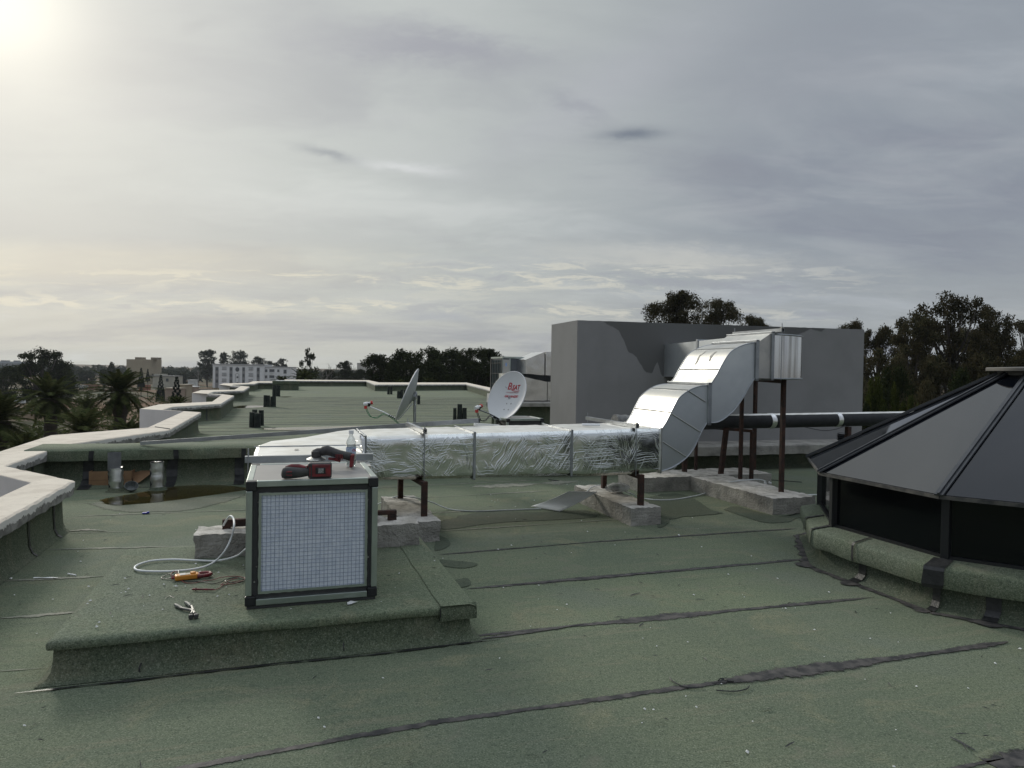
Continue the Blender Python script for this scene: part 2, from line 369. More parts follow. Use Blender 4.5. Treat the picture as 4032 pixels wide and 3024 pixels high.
def painted_reflections():  # vertical bands of mirrored surroundings painted into the metal colour
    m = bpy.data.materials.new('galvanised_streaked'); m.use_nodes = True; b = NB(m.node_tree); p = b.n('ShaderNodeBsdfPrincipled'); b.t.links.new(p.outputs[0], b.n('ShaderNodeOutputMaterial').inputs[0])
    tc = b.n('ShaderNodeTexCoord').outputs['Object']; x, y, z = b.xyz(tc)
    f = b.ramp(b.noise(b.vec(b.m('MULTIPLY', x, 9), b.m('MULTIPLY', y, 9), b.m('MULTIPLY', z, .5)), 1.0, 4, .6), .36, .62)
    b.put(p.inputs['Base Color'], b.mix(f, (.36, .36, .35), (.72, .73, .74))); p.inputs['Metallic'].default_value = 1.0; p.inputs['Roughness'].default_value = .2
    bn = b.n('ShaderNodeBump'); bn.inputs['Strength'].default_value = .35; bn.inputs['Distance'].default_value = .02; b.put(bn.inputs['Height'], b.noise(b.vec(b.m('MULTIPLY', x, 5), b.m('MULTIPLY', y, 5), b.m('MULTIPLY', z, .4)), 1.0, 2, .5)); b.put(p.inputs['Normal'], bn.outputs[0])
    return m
M['galv_bright'] = painted_reflections()
M['galv_dull'] = mat('galvanised_dull', (.40, .42, .44), (.32, .335, .35), .45, 1.0, 6, .12, 40, bd=.003)
M['foil'] = foil_mat('foil'); M['foil_soft'] = foil_mat('foil_soft', .55, (.78, .78, .77), .30, 1.4)
M['foil_top'] = mat('foil_top', (.82, .81, .77), (.68, .66, .60), .42, .55, 4, .25, 30, bd=.005)  # whiter foil for tops, the bright sky on them put into the colour
M['alu'] = mat('aluminium_profile', (.46, .51, .48), (.39, .44, .41), .34, .9, 5, .05, 60)
M['black_plastic'] = mat('black_plastic', (.012, .013, .015), None, .45)
M['charcoal'] = mat('charcoal_gasket', (.040, .041, .042), (.055, .055, .055), .7, 0, 8)
M['panel_grey'] = mat('grey_panel', (.215, .205, .195), (.25, .24, .23), .5, .2, 3)
M['rust'] = mat('rust', (.060, .026, .017), (.024, .015, .012), .88, 0, 14, .5, 60, bd=.003)
M['black_rubber'] = mat('black_rubber', (.013, .014, .016), (.022, .023, .025), .75, 0, 8, .2, 60)
M['white_paint'] = mat('white_paint', (.70, .70, .68), (.62, .62, .60), .8, 0, 2)
M['white_plastic'] = mat('white_plastic', (.74, .75, .75), None, .4)
M['cable_white'] = mat('white_cable', (.62, .64, .64), None, .5)
M['red'] = mat('red_plastic', (.19, .016, .020), (.085, .012, .014), .55, 0, 28)
M['dark_grey'] = mat('dark_grey_plastic', (.026, .026, .027), (.05, .047, .045), .6, 0, 22)
M['orange'] = mat('orange_plastic', (.62, .25, .03), None, .45)
M['cardboard'] = mat('cardboard', (.27, .165, .085), (.22, .13, .07), .9, 0, 4)
M['steel'] = mat('worn_steel', (.42, .42, .40), (.20, .20, .19), .4, .9, 60)
M['wood'] = mat('bark', (.055, .045, .037), (.03, .025, .02), .95, 0, 4)

# ------------------------------------------------------------------ ground of the town
def ground_mat():
    m = bpy.data.materials.new('town_ground'); m.use_nodes = True; b = NB(m.node_tree)
    p = b.n('ShaderNodeBsdfPrincipled'); b.t.links.new(p.outputs[0], b.n('ShaderNodeOutputMaterial').inputs[0])
    pos = b.n('ShaderNodeNewGeometry').outputs['Position']
    c = b.mix(b.ramp(b.noise(pos, .018, 6, .6), .42, .58), (.055, .062, .035), (.145, .085, .052))
    c = b.mix(b.ramp(b.noise(pos, .05, 5, .7), .52, .66), c, (.19, .15, .11))
    c = b.mix(b.ramp(b.noise(pos, .12, 5, .7), .55, .70), c, (.045, .055, .03))
    b.put(p.inputs['Base Color'], c); p.inputs['Roughness'].default_value = 1.0; p.inputs['Specular IOR Level'].default_value = .1
    return m
GZ = -9.0
P = []
for i in range(41):
    row = []
    for j in range(41):
        x = (i-20)/20; y = (j-20)/20; x = math.copysign(abs(x)**2.2, x)*3000; y = math.copysign(abs(y)**2.2, y)*3000
        r = math.hypot(x, y); row.append((x, y, GZ + max(0, r-500)*.0035*(0.7+.6*mnoise.noise(Vector((x*.002, y*.002, 0))))))
    P.append(row)
struct(MB().grid(P).build('ground', ground_mat(), smooth=180), 'bare reddish and scrubby ground of the town below the roof')

# ------------------------------------------------------------------ parapet lines of the roof (hotel axes), inner and outer edge of the coping
PIN = [(-1.93,-4), (-1.93,3.0), (-1.93,8.0), (-2.93,9.3), (-2.93,11.6), (-1.9,13.98), (-1.9,19.33), (-2.95,20.5), (-2.9,22.0), (-1.78,23.85), (-1.79,30.5),
       (-2.95,32.4), (-2.95,35.2), (-1.75,37.3), (-1.77,44.6), (-2.95,46.2), (-2.95,49.6), (-1.77,52.5), (-1.65,57.1), (1.0,58.0), (1.1,66.4), (7.7,68.7),
       (6.7,53.9), (14.9,58.4), (12.9,46.0), (11.4,38.0), (10.2,30.0)]
POUT = [(-2.3,-4), (-2.3,3.0), (-2.3,7.96), (-3.45,9.5), (-3.53,13.2), (-2.35,14.6), (-2.36,19.79), (-3.56,20.93), (-3.45,23.42), (-2.15,25.2), (-2.33,32.0),
        (-3.67,33.5), (-3.7,37.4), (-2.25,38.5), (-2.3,46.1), (-3.8,49.3), (-3.8,53.0), (-2.3,55.0), (-2.2,62.0), (.3,62.5), (.3,72.4), (8.6,74.5),
        (8.1,62.5), (17.0,66.5), (14.4,51.0), (12.6,40.0), (11.0,30.0)]
CT_Z, CB_Z = .50, .365
# the roof sheet itself, to the middle of the parapet
mid = [((a+c)/2, (b+d)/2) for (a, b), (c, d) in zip(PIN, POUT)]
poly = mid + [(14.5, 24.0), (14.5, -4.0)]
vs = [W(a, b, 0) for a, b in poly]
roof = bpy.data.meshes.new('roof'); roof.from_pydata([tuple(q) for q in vs], [], [tuple(range(len(vs)))]); roof.update()
bm = bmesh.new(); bm.from_mesh(roof); bmesh.ops.triangulate(bm, faces=bm.faces); bmesh.ops.recalc_face_normals(bm, faces=bm.faces)
if sum(f.normal.z*f.calc_area() for f in bm.faces) < 0: bmesh.ops.reverse_faces(bm, faces=bm.faces)
bm.to_mesh(roof); bm.free()
roof = struct(link('roof', roof, M['felt']), 'flat roof under green mineral felt laid in long strips')

def ribbon(name, pts, hw, m, parent, z=.004, seed=0.0, step=.04, rag=.5, freq=6.0, wfreq=1.1, fade=True):
    """a strip lying on the roof along pts (hotel axes), ragged on both sides"""
    L = [Vector((p[0], p[1], 0)) for p in pts]; P = []; acc = 0.0
    tot = sum((L[i+1]-L[i]).length for i in range(len(L)-1))
    for i in range(len(L)-1):
        d = L[i+1]-L[i]; n = max(2, int(d.length/step)); t = d.normalized(); nr = Vector((-t.y, t.x, 0))
        for k in range(n + (i == len(L)-2)):
            q = L[i]+d*(k/n); s = acc+d.length*k/n
            big = max(.12, .75+1.1*mnoise.noise(Vector((s*wfreq, seed, 3))))
            if fade: big *= min(1, s/.25+.15, (tot-s)/.25+.15)
            h1 = hw*big*(1+rag*mnoise.noise(Vector((s*freq, seed+5, 0)))+rag*.6*mnoise.noise(Vector((s*freq*3.7, seed+15, 0))))
            h2 = hw*big*(1+rag*mnoise.noise(Vector((s*freq, seed+9, 0)))+rag*.6*mnoise.noise(Vector((s*freq*3.7, seed+25, 0))))
            wob = .012*mnoise.noise(Vector((s*.9, seed+2, 0)))
            P.append([W(q.x+nr.x*e, q.y+nr.y*e, z) for e in (h1*1.25+wob, h1*.6+wob, wob, wob-h2*.6, wob-h2*1.25)])
        acc += d.length
    o = MB().grid(P).build(name, m, parent, smooth=0)
    return set_edge(o, [1, .45, 0, .45, 1]*len(P))
# laps between the felt strips, one metre apart, bitumen squeezed out of them on the near roof
ribbon('felt_lap', [(-.6,3.13), (.72,3.24), (2.26,3.24), (3.0,3.22)], .026, M['bitumen'], roof, seed=1.1)
ribbon('felt_lap', [(2.2,3.245), (3.1,3.235), (4.35,3.24)], .048, M['bitumen'], roof, z=.006, seed=2.2, rag=.35)
ribbon('felt_lap', [(1.12,4.235), (2.7,4.22), (4.25,4.19)], .036, M['bitumen'], roof, seed=3.0)
ribbon('felt_lap', [(1.35,5.18), (2.9,5.20), (4.5,5.23)], .030, M['bitumen'], roof, seed=4.4)
ribbon('felt_lap', [(1.7,5.18), (2.9,5.20), (3.3,5.21)], .036, M['bitumen'], roof, z=.006, seed=4.9)
ribbon('felt_lap', [(1.36,6.20), (3.0,6.30), (5.3,6.31)], .026, M['bitumen'], roof, seed=5.2)
ribbon('felt_lap', [(2.9,2.22), (3.6,2.24), (4.6,2.25)], .05, M['bitumen'], roof, seed=6.2, fade=False)
ribbon('felt_lap', [(-.9,2.22), (1.2,2.25), (3.0,2.24)], .022, M['bitumen'], roof, seed=6.9)
for i, (p, hw) in enumerate([([(1.5,7.11), (3.6,7.20)], .020), ([(1.5,8.05), (2.9,8.02)], .018), ([(1.5,9.0), (3.6,9.18)], .026), ([(1.0,9.92), (3.9,10.14)], .022),
        ([(-2.1,8.76), (.4,8.70)], .020), ([(-1.95,7.90), (-1.2,7.80)], .030), ([(-2.0,7.24), (-1.2,7.13), (-.7,7.05)], .020), ([(-2.0,6.27), (-1.28,6.22)], .026),
        ([(-1.75,5.35), (-1.2,5.34)], .022), ([(-1.6,4.44), (-1.2,4.41)], .014), ([(-2.3,9.55), (-.2,9.60)], .014)]):
    ribbon('pale_lap', p, hw, M['dust'], roof, seed=20+i*3.3, rag=.7)
ribbon('pale_lap', [(-2.0,7.98), (-1.85,8.02), (-1.62,7.9)], .07, M['dust'], roof, z=.006, seed=71, rag=.9)
ribbon('pale_lap', [(2.6,9.75), (3.2,9.75), (4.3,9.9)], .17, M['dust'], roof, z=.003, seed=75, rag=1.1, wfreq=2.5)
M['lap_shade'] = soft(mat('lap_shade', (.022, .028, .020), (.045, .055, .038), .95, 0, 4, pos=True), .7, 1.1, .5, 3)  # dark bands paint the shadow along the raised laps of the far roof
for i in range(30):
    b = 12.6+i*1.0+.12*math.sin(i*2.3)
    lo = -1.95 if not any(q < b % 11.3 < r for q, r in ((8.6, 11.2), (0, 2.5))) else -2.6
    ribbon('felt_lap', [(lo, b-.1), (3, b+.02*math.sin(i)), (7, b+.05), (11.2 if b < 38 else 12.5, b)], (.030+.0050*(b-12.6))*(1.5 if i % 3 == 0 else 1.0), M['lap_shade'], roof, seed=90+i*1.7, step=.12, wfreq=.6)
# damp patches and standing water
def patch(name, pts, m, z, parent=None, seed=0.0, amp=.10):
    c = Vector((sum(p[0] for p in pts)/len(pts), sum(p[1] for p in pts)/len(pts), 0))
    out = []
    loop = spline([(*p, 0) for p in pts]+[(*pts[0], 0)], 8)[:-1]
    for q in loop:
        d = q-c; out.append(c+d*(1+amp*mnoise.noise(q*3.5+Vector((seed, 0, 0)))+amp*.6*mnoise.noise(q*11+Vector((seed, 0, 0)))))
    n = len(out); bm = bmesh.new(); ro = [bm.verts.new(W(*(c+(q-c)*1.06)[:2], z)) for q in out]; ri = [bm.verts.new(W(*(c+(q-c)*.86)[:2], z)) for q in out]
    for i in range(n): bm.faces.new((ro[i], ro[(i+1) % n], ri[(i+1) % n], ri[i]))
    f = bm.faces.new(ri); bmesh.ops.triangulate(bm, faces=[f]); bmesh.ops.recalc_face_normals(bm, faces=bm.faces)
    me = bpy.data.meshes.new(name); bm.to_mesh(me); bm.free()
    return set_edge(link(name, me, m, parent), [1.0]*n+[.0]*n)
def gp(*pts): return [tuple(GA(x, y)[:2]) for x, y in pts]
patch('damp_patch', gp((1735,2205),(1790,2210),(1868,2218),(1872,2228),(1820,2238),(1745,2230)), M['damp'], .005, roof, 1)
patch('damp_patch', gp((1725,2110),(1765,2128),(1768,2152),(1712,2168)), M['damp'], .005, roof, 2)
patch('damp_patch', gp((2540,1965),(2640,1945),(2720,1960),(2790,2005),(2830,2022),(2700,2034),(2610,2040)), M['damp'], .005, roof, 3, .05)
patch('damp_patch', gp((2590,2020),(2635,2035),(2628,2064),(2590,2076)), M['damp'], .0058, roof, 13, .05)
patch('damp_patch', gp((2860,2010),(2900,1995),(3060,2035),(3160,2020),(3140,2045),(3050,2060),(2980,2050)), M['damp'], .005, roof, 4)
patch('damp_patch', gp((1790,2285),(1840,2280),(1850,2305),(1810,2312)), M['damp'], .005, roof, 5)
patch('damp_patch', gp((1900,2010),(2100,2018),(2300,2010),(2360,2030),(2250,2044),(1950,2060),(1760,2085),(1740,2060)), M['damp'], .0035, roof, 6)
patch('damp_patch', gp((360,1985),(450,1965),(600,1935),(760,1905),(967,1915),(967,1945),(850,1985),(700,2012),(480,2010)), M['damp'], .0035, roof, 7, .05)
water = bpy.data.materials.new('shallow_water'); water.use_nodes = True; b = NB(water.node_tree)
tp = b.n('ShaderNodeBsdfTransparent'); tp.inputs[0].default_value = (.80, .66, .42, 1); gs = b.n('ShaderNodeBsdfGlossy'); gs.inputs['Roughness'].default_value = .03; fz = b.n('ShaderNodeFresnel'); fz.inputs[0].default_value = 1.40
mx = b.n('ShaderNodeMixShader'); b.t.links.new(fz.outputs[0], mx.inputs[0]); b.t.links.new(tp.outputs[0], mx.inputs[1]); b.t.links.new(gs.outputs[0], mx.inputs[2]); b.t.links.new(mx.outputs[0], b.n('ShaderNodeOutputMaterial').inputs[0])
soft(water, .75, .85, .5, 7)
struct(patch('puddle', gp((395,1972),(470,1955),(610,1932),(760,1910),(967,1922),(967,1930),(820,1952),(690,1970),(560,1984),(455,1990)), water, .008, None, 8, .05), 'brown rainwater puddle in front of the two foil wrapped pipes')
struct(patch('puddle', gp((1035,1688),(1200,1682),(1420,1678),(1560,1684),(1640,1690),(1500,1694),(1200,1694),(1060,1693)), water, .008, None, 9, .03), 'long bright puddle behind the galvanised channel on the far roof')
struct(patch('puddle', gp((910,1603),(960,1598),(1040,1598),(1050,1602),(1000,1606),(930,1607)), water, .008, None, 10, .03), 'shining puddle between the parapet corner and the second stub group')
struct(patch('puddle', gp((1100,1562.5),(1130,1561.5),(1150,1562.5),(1120,1564)), water, .008, None, 11, .02), 'small shining puddle beside the farthest left stub pair')

# ------------------------------------------------------------------ the zigzag parapet: felt upstand, outer wall, plaster coping
def coping_mat():
    m = bpy.data.materials.new('plaster_coping'); m.use_nodes = True; b = NB(m.node_tree)
    p = b.n('ShaderNodeBsdfPrincipled'); b.t.links.new(p.outputs[0], b.n('ShaderNodeOutputMaterial').inputs[0])
    g = b.n('ShaderNodeNewGeometry'); pos = g.outputs['Position']; x, y, z = b.xyz(pos)
    nx, ny, nz = b.xyz(g.outputs['True Normal'])
    wht = b.mix(b.ramp(b.noise(pos, 2.2, 6, .65), .40, .68), (.73, .655, .55), (.59, .52, .43))
    spk = b.ramp(b.noise(b.vec(b.m('MULTIPLY', x, 5), b.m('MULTIPLY', y, 14), 0), 2.0, 3, .6), .64, .72, 0, .55)
    wht = b.mix(spk, wht, (.24, .21, .17))
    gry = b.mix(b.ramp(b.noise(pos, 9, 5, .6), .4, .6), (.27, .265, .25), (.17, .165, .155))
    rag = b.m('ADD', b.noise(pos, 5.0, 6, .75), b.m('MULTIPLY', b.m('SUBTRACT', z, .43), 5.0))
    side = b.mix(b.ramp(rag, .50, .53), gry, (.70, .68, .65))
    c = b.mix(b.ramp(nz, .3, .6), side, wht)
    b.put(p.inputs['Base Color'], c); p.inputs['Roughness'].default_value = .95; p.inputs['Specular IOR Level'].default_value = .2
    bn = b.n('ShaderNodeBump'); bn.inputs['Strength'].default_value = .6; bn.inputs['Distance'].default_value = .012
    b.put(bn.inputs['Height'], b.m('ADD', b.noise(pos, 35, 5, .65), b.m('MULTIPLY', b.ramp(rag, .5, .53), 1.5))); b.put(p.inputs['Normal'], bn.outputs[0])
    return m
par = thing('parapet', 'zigzag roof parapet with chipped white plaster coping and green felt skirting', 'parapet', (0, 0, 0))
def dense(path, other, step):
    A, B = [], []
    for i in range(len(path)-1):
        p, q, r, s = (Vector((*e, 0)) for e in (path[i], path[i+1], other[i], other[i+1]))
        st = step*(1 if p.y < 16 else 3 if p.y < 32 else 8); n = max(1, int((q-p).length/st))
        for k in range(n): A.append(p.lerp(q, k/n)); B.append(r.lerp(s, k/n))
    A.append(Vector((*path[-1], 0))); B.append(Vector((*other[-1], 0))); return A, B
A, B = dense(PIN, POUT, .035)
P = []
for i, (p, q) in enumerate(zip(A, B)):
    n = (q-p).normalized(); far = p.y > 34
    ch = 0 if far else max(0, mnoise.noise(p*7)*.030+mnoise.noise(p*21)*.016)
    ch2 = 0 if far else mnoise.noise(p*9+Vector((4, 0, 0)))*.010+mnoise.noise(p*26)*.008
    cz = 0 if far else max(0, mnoise.noise(p*8+Vector((1, 3, 0)))*.02)
    P.append([p+n*.10+Vector((0,0,CB_Z)), p+n*(.012+ch2)+Vector((0,0,CB_Z+.004+.012*mnoise.noise(p*5))), p+n*(.004+ch*.4)+Vector((0,0,.44)), p+n*(ch)+Vector((0,0,CT_Z-.012-cz)), p+n*(.018+ch)+Vector((0,0,CT_Z-cz*.2)),
              p.lerp(q, .5)+Vector((0,0,CT_Z+.002)), q-n*.012+Vector((0,0,CT_Z)), q-n*.004+Vector((0,0,CT_Z-.006)), q-n*.004+Vector((0,0,CT_Z-.03))])
MB().grid(P).build('coping', coping_mat(), par, smooth=30)
P = []
Ai, Bi = dense(PIN, POUT, .12)
for p, q in zip(Ai, Bi):
    n = (q-p).normalized(); e = .012*mnoise.noise(p*2.2)
    P.append([p+n*.04+Vector((0,0,.004)), p+n*(.075)+Vector((0,0,.03)), p+n*(.098)+Vector((0,0,.09)), p+n*(.105+e)+Vector((0,0,.2)), p+n*.11+Vector((0,0,CB_Z+.004))])
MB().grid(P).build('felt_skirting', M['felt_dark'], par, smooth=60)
P = [[Vector((a, b, CT_Z-.012)), Vector((a, b, GZ-.5))] for a, b in ((lambda p, q: tuple(q[:2]))(Vector((*PIN[i], 0)), Vector((*POUT[i], 0))) for i in range(len(PIN)))]
MB().grid(P).build('outer_wall', mat('outer_wall_paint', (.66, .65, .63), (.60, .59, .57), .9, 0, 1.5), par, smooth=0)
# black bitumen strips at the skirting joints
def skirt_strip(i, f, wdt):
    mbx = MB()
    p, q = Vector((*PIN[i], 0)), Vector((*PIN[i+1], 0)); r, s = Vector((*POUT[i], 0)), Vector((*POUT[i+1], 0))
    d = (q-p).normalized(); c = p.lerp(q, f); n = (r.lerp(s, f)-c).normalized()
    prof = [(.036, .008), (.068, .034), (.091, .092), (.097, .2), (.098, CB_Z)]
    mbx.grid([[c+n*o+d*(wdt*sgn*(1+.4*mnoise.noise(Vector((z*9, f*7, sgn)))))+Vector((0,0,z)) for sgn in (-.5, .5)] for o, z in prof]); mbx.build('bitumen_joint', M['tar'], par, smooth=0)
for i, f, wd in ((1, .80, .03), (1, .94, .05), (2, .25, .05), (3, .45, .06), (4, .35, .05), (5, .55, .05), (5, .9, .05), (8, .7, .06), (9, .3, .05), (9, .8, .05)): skirt_strip(i, f, wd)
# green felt low wall dividing the near roof from the far one
dv = thing('dividing_upstand', 'low green felt covered wall crossing the roof behind the pipes', 'low wall', (0, 0, 0))
N = 110
def row(a, prof, amp=.008): return [Vector((a, b+amp*mnoise.noise(Vector((a*3, z*4, 1))), z+amp*mnoise.noise(Vector((a*2.4, b*3, 7))))) for b, z in prof]
xs = [-3.2+i*(7.4/N) for i in range(N+1)]
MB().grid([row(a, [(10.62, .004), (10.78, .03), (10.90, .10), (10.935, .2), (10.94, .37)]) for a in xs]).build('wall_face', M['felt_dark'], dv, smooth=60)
MB().grid([row(a, [(10.95, .352), (10.80, .356), (10.795, .40), (10.80, .49), (10.83, .512), (11.2, .518), (11.6, .512), (11.66, .47), (11.66, .36), (11.6, .35)], .012) for a in xs]).build('cap', M['felt'], dv, smooth=50)
MB().grid([[Vector((a, 11.6, .4)), Vector((a, 11.62, .1)), Vector((a, 11.75, .004))] for a in xs]).build('wall_face', M['felt_dark'], dv, smooth=60)
for a in (-2.42, -1.38, -.5):
    MB().grid([[Vector((a+s+.02*mnoise.noise(Vector((z*8, s*40, a))), b, z)) for s in (-.032, .032)] for b, z in ((10.785, .36), (10.782, .40), (10.786, .49))]).build('bitumen_joint', M['tar'], dv, smooth=0)
    MB().grid([[Vector((a-.06+s*2+.02*mnoise.noise(Vector((z*8, s*40, a))), b, z)) for s in (-.032, .032)] for b, z in ((10.60, .008), (10.77, .035), (10.885, .105), (10.92, .2), (10.922, .35))]).build('bitumen_joint', M['tar'], dv, smooth=0)

# ------------------------------------------------------------------ felt plinth in the foreground
pl = thing('felt_plinth', 'low rectangular green felt plinth carrying the white filter box', 'plinth', (0, 0, 0))
PA0, PA1, PB0, PB1, PZ = -1.12, 1.125, 4.20, 6.15, .22
def ring(off, z, n=60, wob=0.0, seed=0.0):
    c = [(PA0-off, PB0-off), (PA1+off, PB0-off), (PA1+off, PB1+off), (PA0-off, PB1+off)]; out = []
    for i in range(4):
        p, q = Vector((*c[i], z)), Vector((*c[(i+1) % 4], z))
        for j in range(n):
            r = p.lerp(q, j/n); out.append(r+Vector((0, 0, wob*mnoise.noise(r*3.3+Vector((seed, 0, 0)))))+Vector((wob, wob, 0))*mnoise.noise(r*4+Vector((seed, 5, 0)))*.7)
    return out
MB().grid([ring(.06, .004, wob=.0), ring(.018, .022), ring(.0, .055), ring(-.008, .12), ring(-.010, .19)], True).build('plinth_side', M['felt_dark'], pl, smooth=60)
cap = MB().grid([ring(-.01, .174, wob=.005, seed=2), ring(.012, .172, wob=.006, seed=2), ring(.016, .182, wob=.005), ring(.017, .208, wob=.004), ring(.006, .219, wob=.003), ring(-.05, .221, wob=.003), ring(-.35, .222, wob=.002)], True)
last = len(cap.v)-240; cap.f.append(tuple(range(last, last+240)))
cap.build('plinth_top', M['felt'], pl, smooth=50)
# felt strip lapped along the right edge, crack line and side joints
MB().grid([[Vector((PA1-.20+.012*mnoise.noise(Vector((b*3, 1, 0))), b, .2275)), Vector((PA1-.02, b, .2275)), Vector((PA1+.020, b, .214)), Vector((PA1+.026, b, .18)), Vector((PA1+.026, b, .145))] for b in [PB0-.03+i*.05 for i in range(38)]]).build('edge_strip', M['felt'], pl, smooth=50)
MB().grid([[Vector((a, PB0-.026, .135+.012*mnoise.noise(Vector((a*7, 0, 0))))), Vector((a, PB0-.028, .17)), Vector((a, PB0-.02, .213)), Vector((a, PB0, .2272))] for a in [PA1-.20+i*.0456 for i in range(6)]]).build('edge_strip', M['felt_dark'], pl, smooth=50)
for a, z0, z1, wd in ((-.70, .02, .142, .008), (.36, .02, .142, .006), (1.04, .07, .14, .010), (1.10, .09, .14, .012), (PA1-.2, .135, .22, .006)):
    b0 = PB0-.03 if z1 > .2 else PB0
    MB().grid([[Vector((a+s*wd+.006*mnoise.noise(Vector((z*40, a, 0))), b0+(-.03 if z < .05 else .012 if z < .10 else .026 if z < .15 else -.0)-.004, z)) for s in (-.5, .5)] for z in [z0+(z1-z0)*t/6 for t in range(7)]]).build('crack', M['tar'], pl, smooth=0)
ribbon('felt_crack', [(-1.25,4.10), (-.7,4.10), (-.1,4.12), (.6,4.11), (1.3,4.14)], .009, M['tar'], roof, z=.007, seed=33, rag=1.2, freq=14, wfreq=5)
ribbon('felt_lap', [(1.15,4.17), (1.5,4.2), (1.9,4.24)], .03, M['bitumen'], roof, z=.006, seed=35)

# ------------------------------------------------------------------ grey rendered shaft with wet stains
def render_mat():
    m = bpy.data.materials.new('grey_render'); m.use_nodes = True; b = NB(m.node_tree)
    p = b.n('ShaderNodeBsdfPrincipled'); b.t.links.new(p.outputs[0], b.n('ShaderNodeOutputMaterial').inputs[0])
    tc = b.n('ShaderNodeTexCoord').outputs['Object']; x, y, z = b.xyz(tc)
    c = b.mix(b.ramp(b.noise(tc, 1.3, 6, .6), .35, .7), (.275, .272, .27), (.24, .237, .235))
    c = b.mix(b.ramp(b.noise(tc, 160, 3, .7), .35, .7, 0, .4), c, (.14, .14, .14))
    # lower edge of the wet stain, height above the foot against distance along the wall
    pts = [(.0, 2.2), (.42, 2.12), (.78, 1.95), (.95, 1.62), (1.12, 1.50), (1.30, 1.24), (1.42, 1.22), (1.52, 1.45), (1.60, 1.22), (1.80, 1.08), (1.98, 1.22), (2.1, 1.36), (2.4, 1.5), (3.2, 1.58), (4.1, 1.86), (4.5, 2.02), (4.75, 2.12), (5.0, 2.08), (5.2, 2.2), (6.1, 2.2)]
    cr = b.n('ShaderNodeValToRGB'); b.put(cr.inputs[0], b.m('DIVIDE', x, 6.1)); el = cr.color_ramp.elements
    el[0].position = 0; el[1].position = 1
    for e, q in ((el[0], pts[0]), (el[1], pts[-1])): e.color = (q[1]/2.2,)*3+(1,)
    for q in pts[1:-1]: e = el.new(q[0]/6.1); e.color = (q[1]/2.2,)*3+(1,)
    edge = b.m('ADD', b.m('MULTIPLY', cr.outputs[0], 2.2), b.m('MULTIPLY', b.m('SUBTRACT', b.noise(tc, 4, 5, .6), .5), .12))
    wet = b.m('MULTIPLY', b.ramp(b.m('SUBTRACT', z, edge), -.012, .012), b.m('LESS_THAN', y, .01))
    c = b.mix(wet, c, (.125, .125, .122))
    b.put(p.inputs['Base Color'], c); p.inputs['Roughness'].default_value = .92; p.inputs['Specular IOR Level'].default_value = .25
    bn = b.n('ShaderNodeBump'); bn.inputs['Strength'].default_value = .4; bn.inputs['Distance'].default_value = .005
    b.put(bn.inputs['Height'], b.noise(tc, 120, 4, .7)); b.put(p.inputs['Normal'], bn.outputs[0])
    return m
sh = thing('rendered_shaft', 'long grey rendered block with dark wet stains running down from its top', 'shaft wall', (4.71, 11.0, .42))
mbx = MB(); n = 60
front = [[Vector((6.02*i/n, 0, z)) for i in range(n+1)] for z in (0, 2.0)]
front.append([Vector((6.02*i/n, 0, 2.105+.045*i/n+.006*mnoise.noise(Vector((i*.9, 0, 0))))) for i in range(n+1)])
back = [Vector((q.x, 1.2, q.z-.006)) for q in front[2]]
mbx.grid(front+[back, [Vector((q.x, 1.2, 0)) for q in back]])
mbx.add([front[0][0], front[1][0], front[2][0], back[0], Vector((0, 1.2, 0))], [(0, 1, 2, 3, 4)]); mbx.add([front[0][-1], front[1][-1], front[2][-1], back[-1], Vector((6.02, 1.2, 0))], [(4, 3, 2, 1, 0)])
mbx.build('wall', render_mat(), sh, smooth=0)
lg = thing('concrete_ledge', 'rough concrete ledge on a green felt base along the foot of the grey block', 'ledge', (0, 0, 0))
xs = [3.9+i*.06 for i in range(150)]
P = [[Vector((a, 10.62, .275)), Vector((a, 10.33+.012*mnoise.noise(Vector((a*6, 0, 0))), .278+.01*mnoise.noise(Vector((a*5, 2, 0))))), Vector((a, 10.325+.008*mnoise.noise(Vector((a*9, 1, 0))), .36)), Vector((a, 10.33+.012*mnoise.noise(Vector((a*12, 4, 0))), .425)), Vector((a, 10.36, .445)), Vector((a, 10.7, .452+.01*mnoise.noise(Vector((a*3, 5, 0))))), Vector((a, 11.02, .455))] for a in xs]
MB().grid(P).build('slab', M['concrete'], lg, smooth=40)
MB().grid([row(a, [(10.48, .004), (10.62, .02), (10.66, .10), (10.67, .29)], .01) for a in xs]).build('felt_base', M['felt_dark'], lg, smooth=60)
# upper terrace behind the shaft
tr = thing('roof_terrace', 'raised roof block with weathered concrete edge behind the white dish', 'terrace', (4.32, 15.05, 0))
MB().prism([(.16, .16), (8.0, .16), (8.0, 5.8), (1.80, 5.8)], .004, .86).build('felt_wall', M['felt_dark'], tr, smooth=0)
mbx = MB().grid([[Vector((x, .2, .86)), Vector((x, .0+.01*mnoise.noise(Vector((x*5, 0, 0))), .862)), Vector((x, 0, .94)), Vector((x, .05, .965))] for x in [i*.1 for i in range(81)]])
mbx.prism([(.0, .05), (8.0, .05), (8.0, 6), (1.72, 6)], .862, .965); mbx.build('edge_slab', M['concrete'], tr, smooth=40)

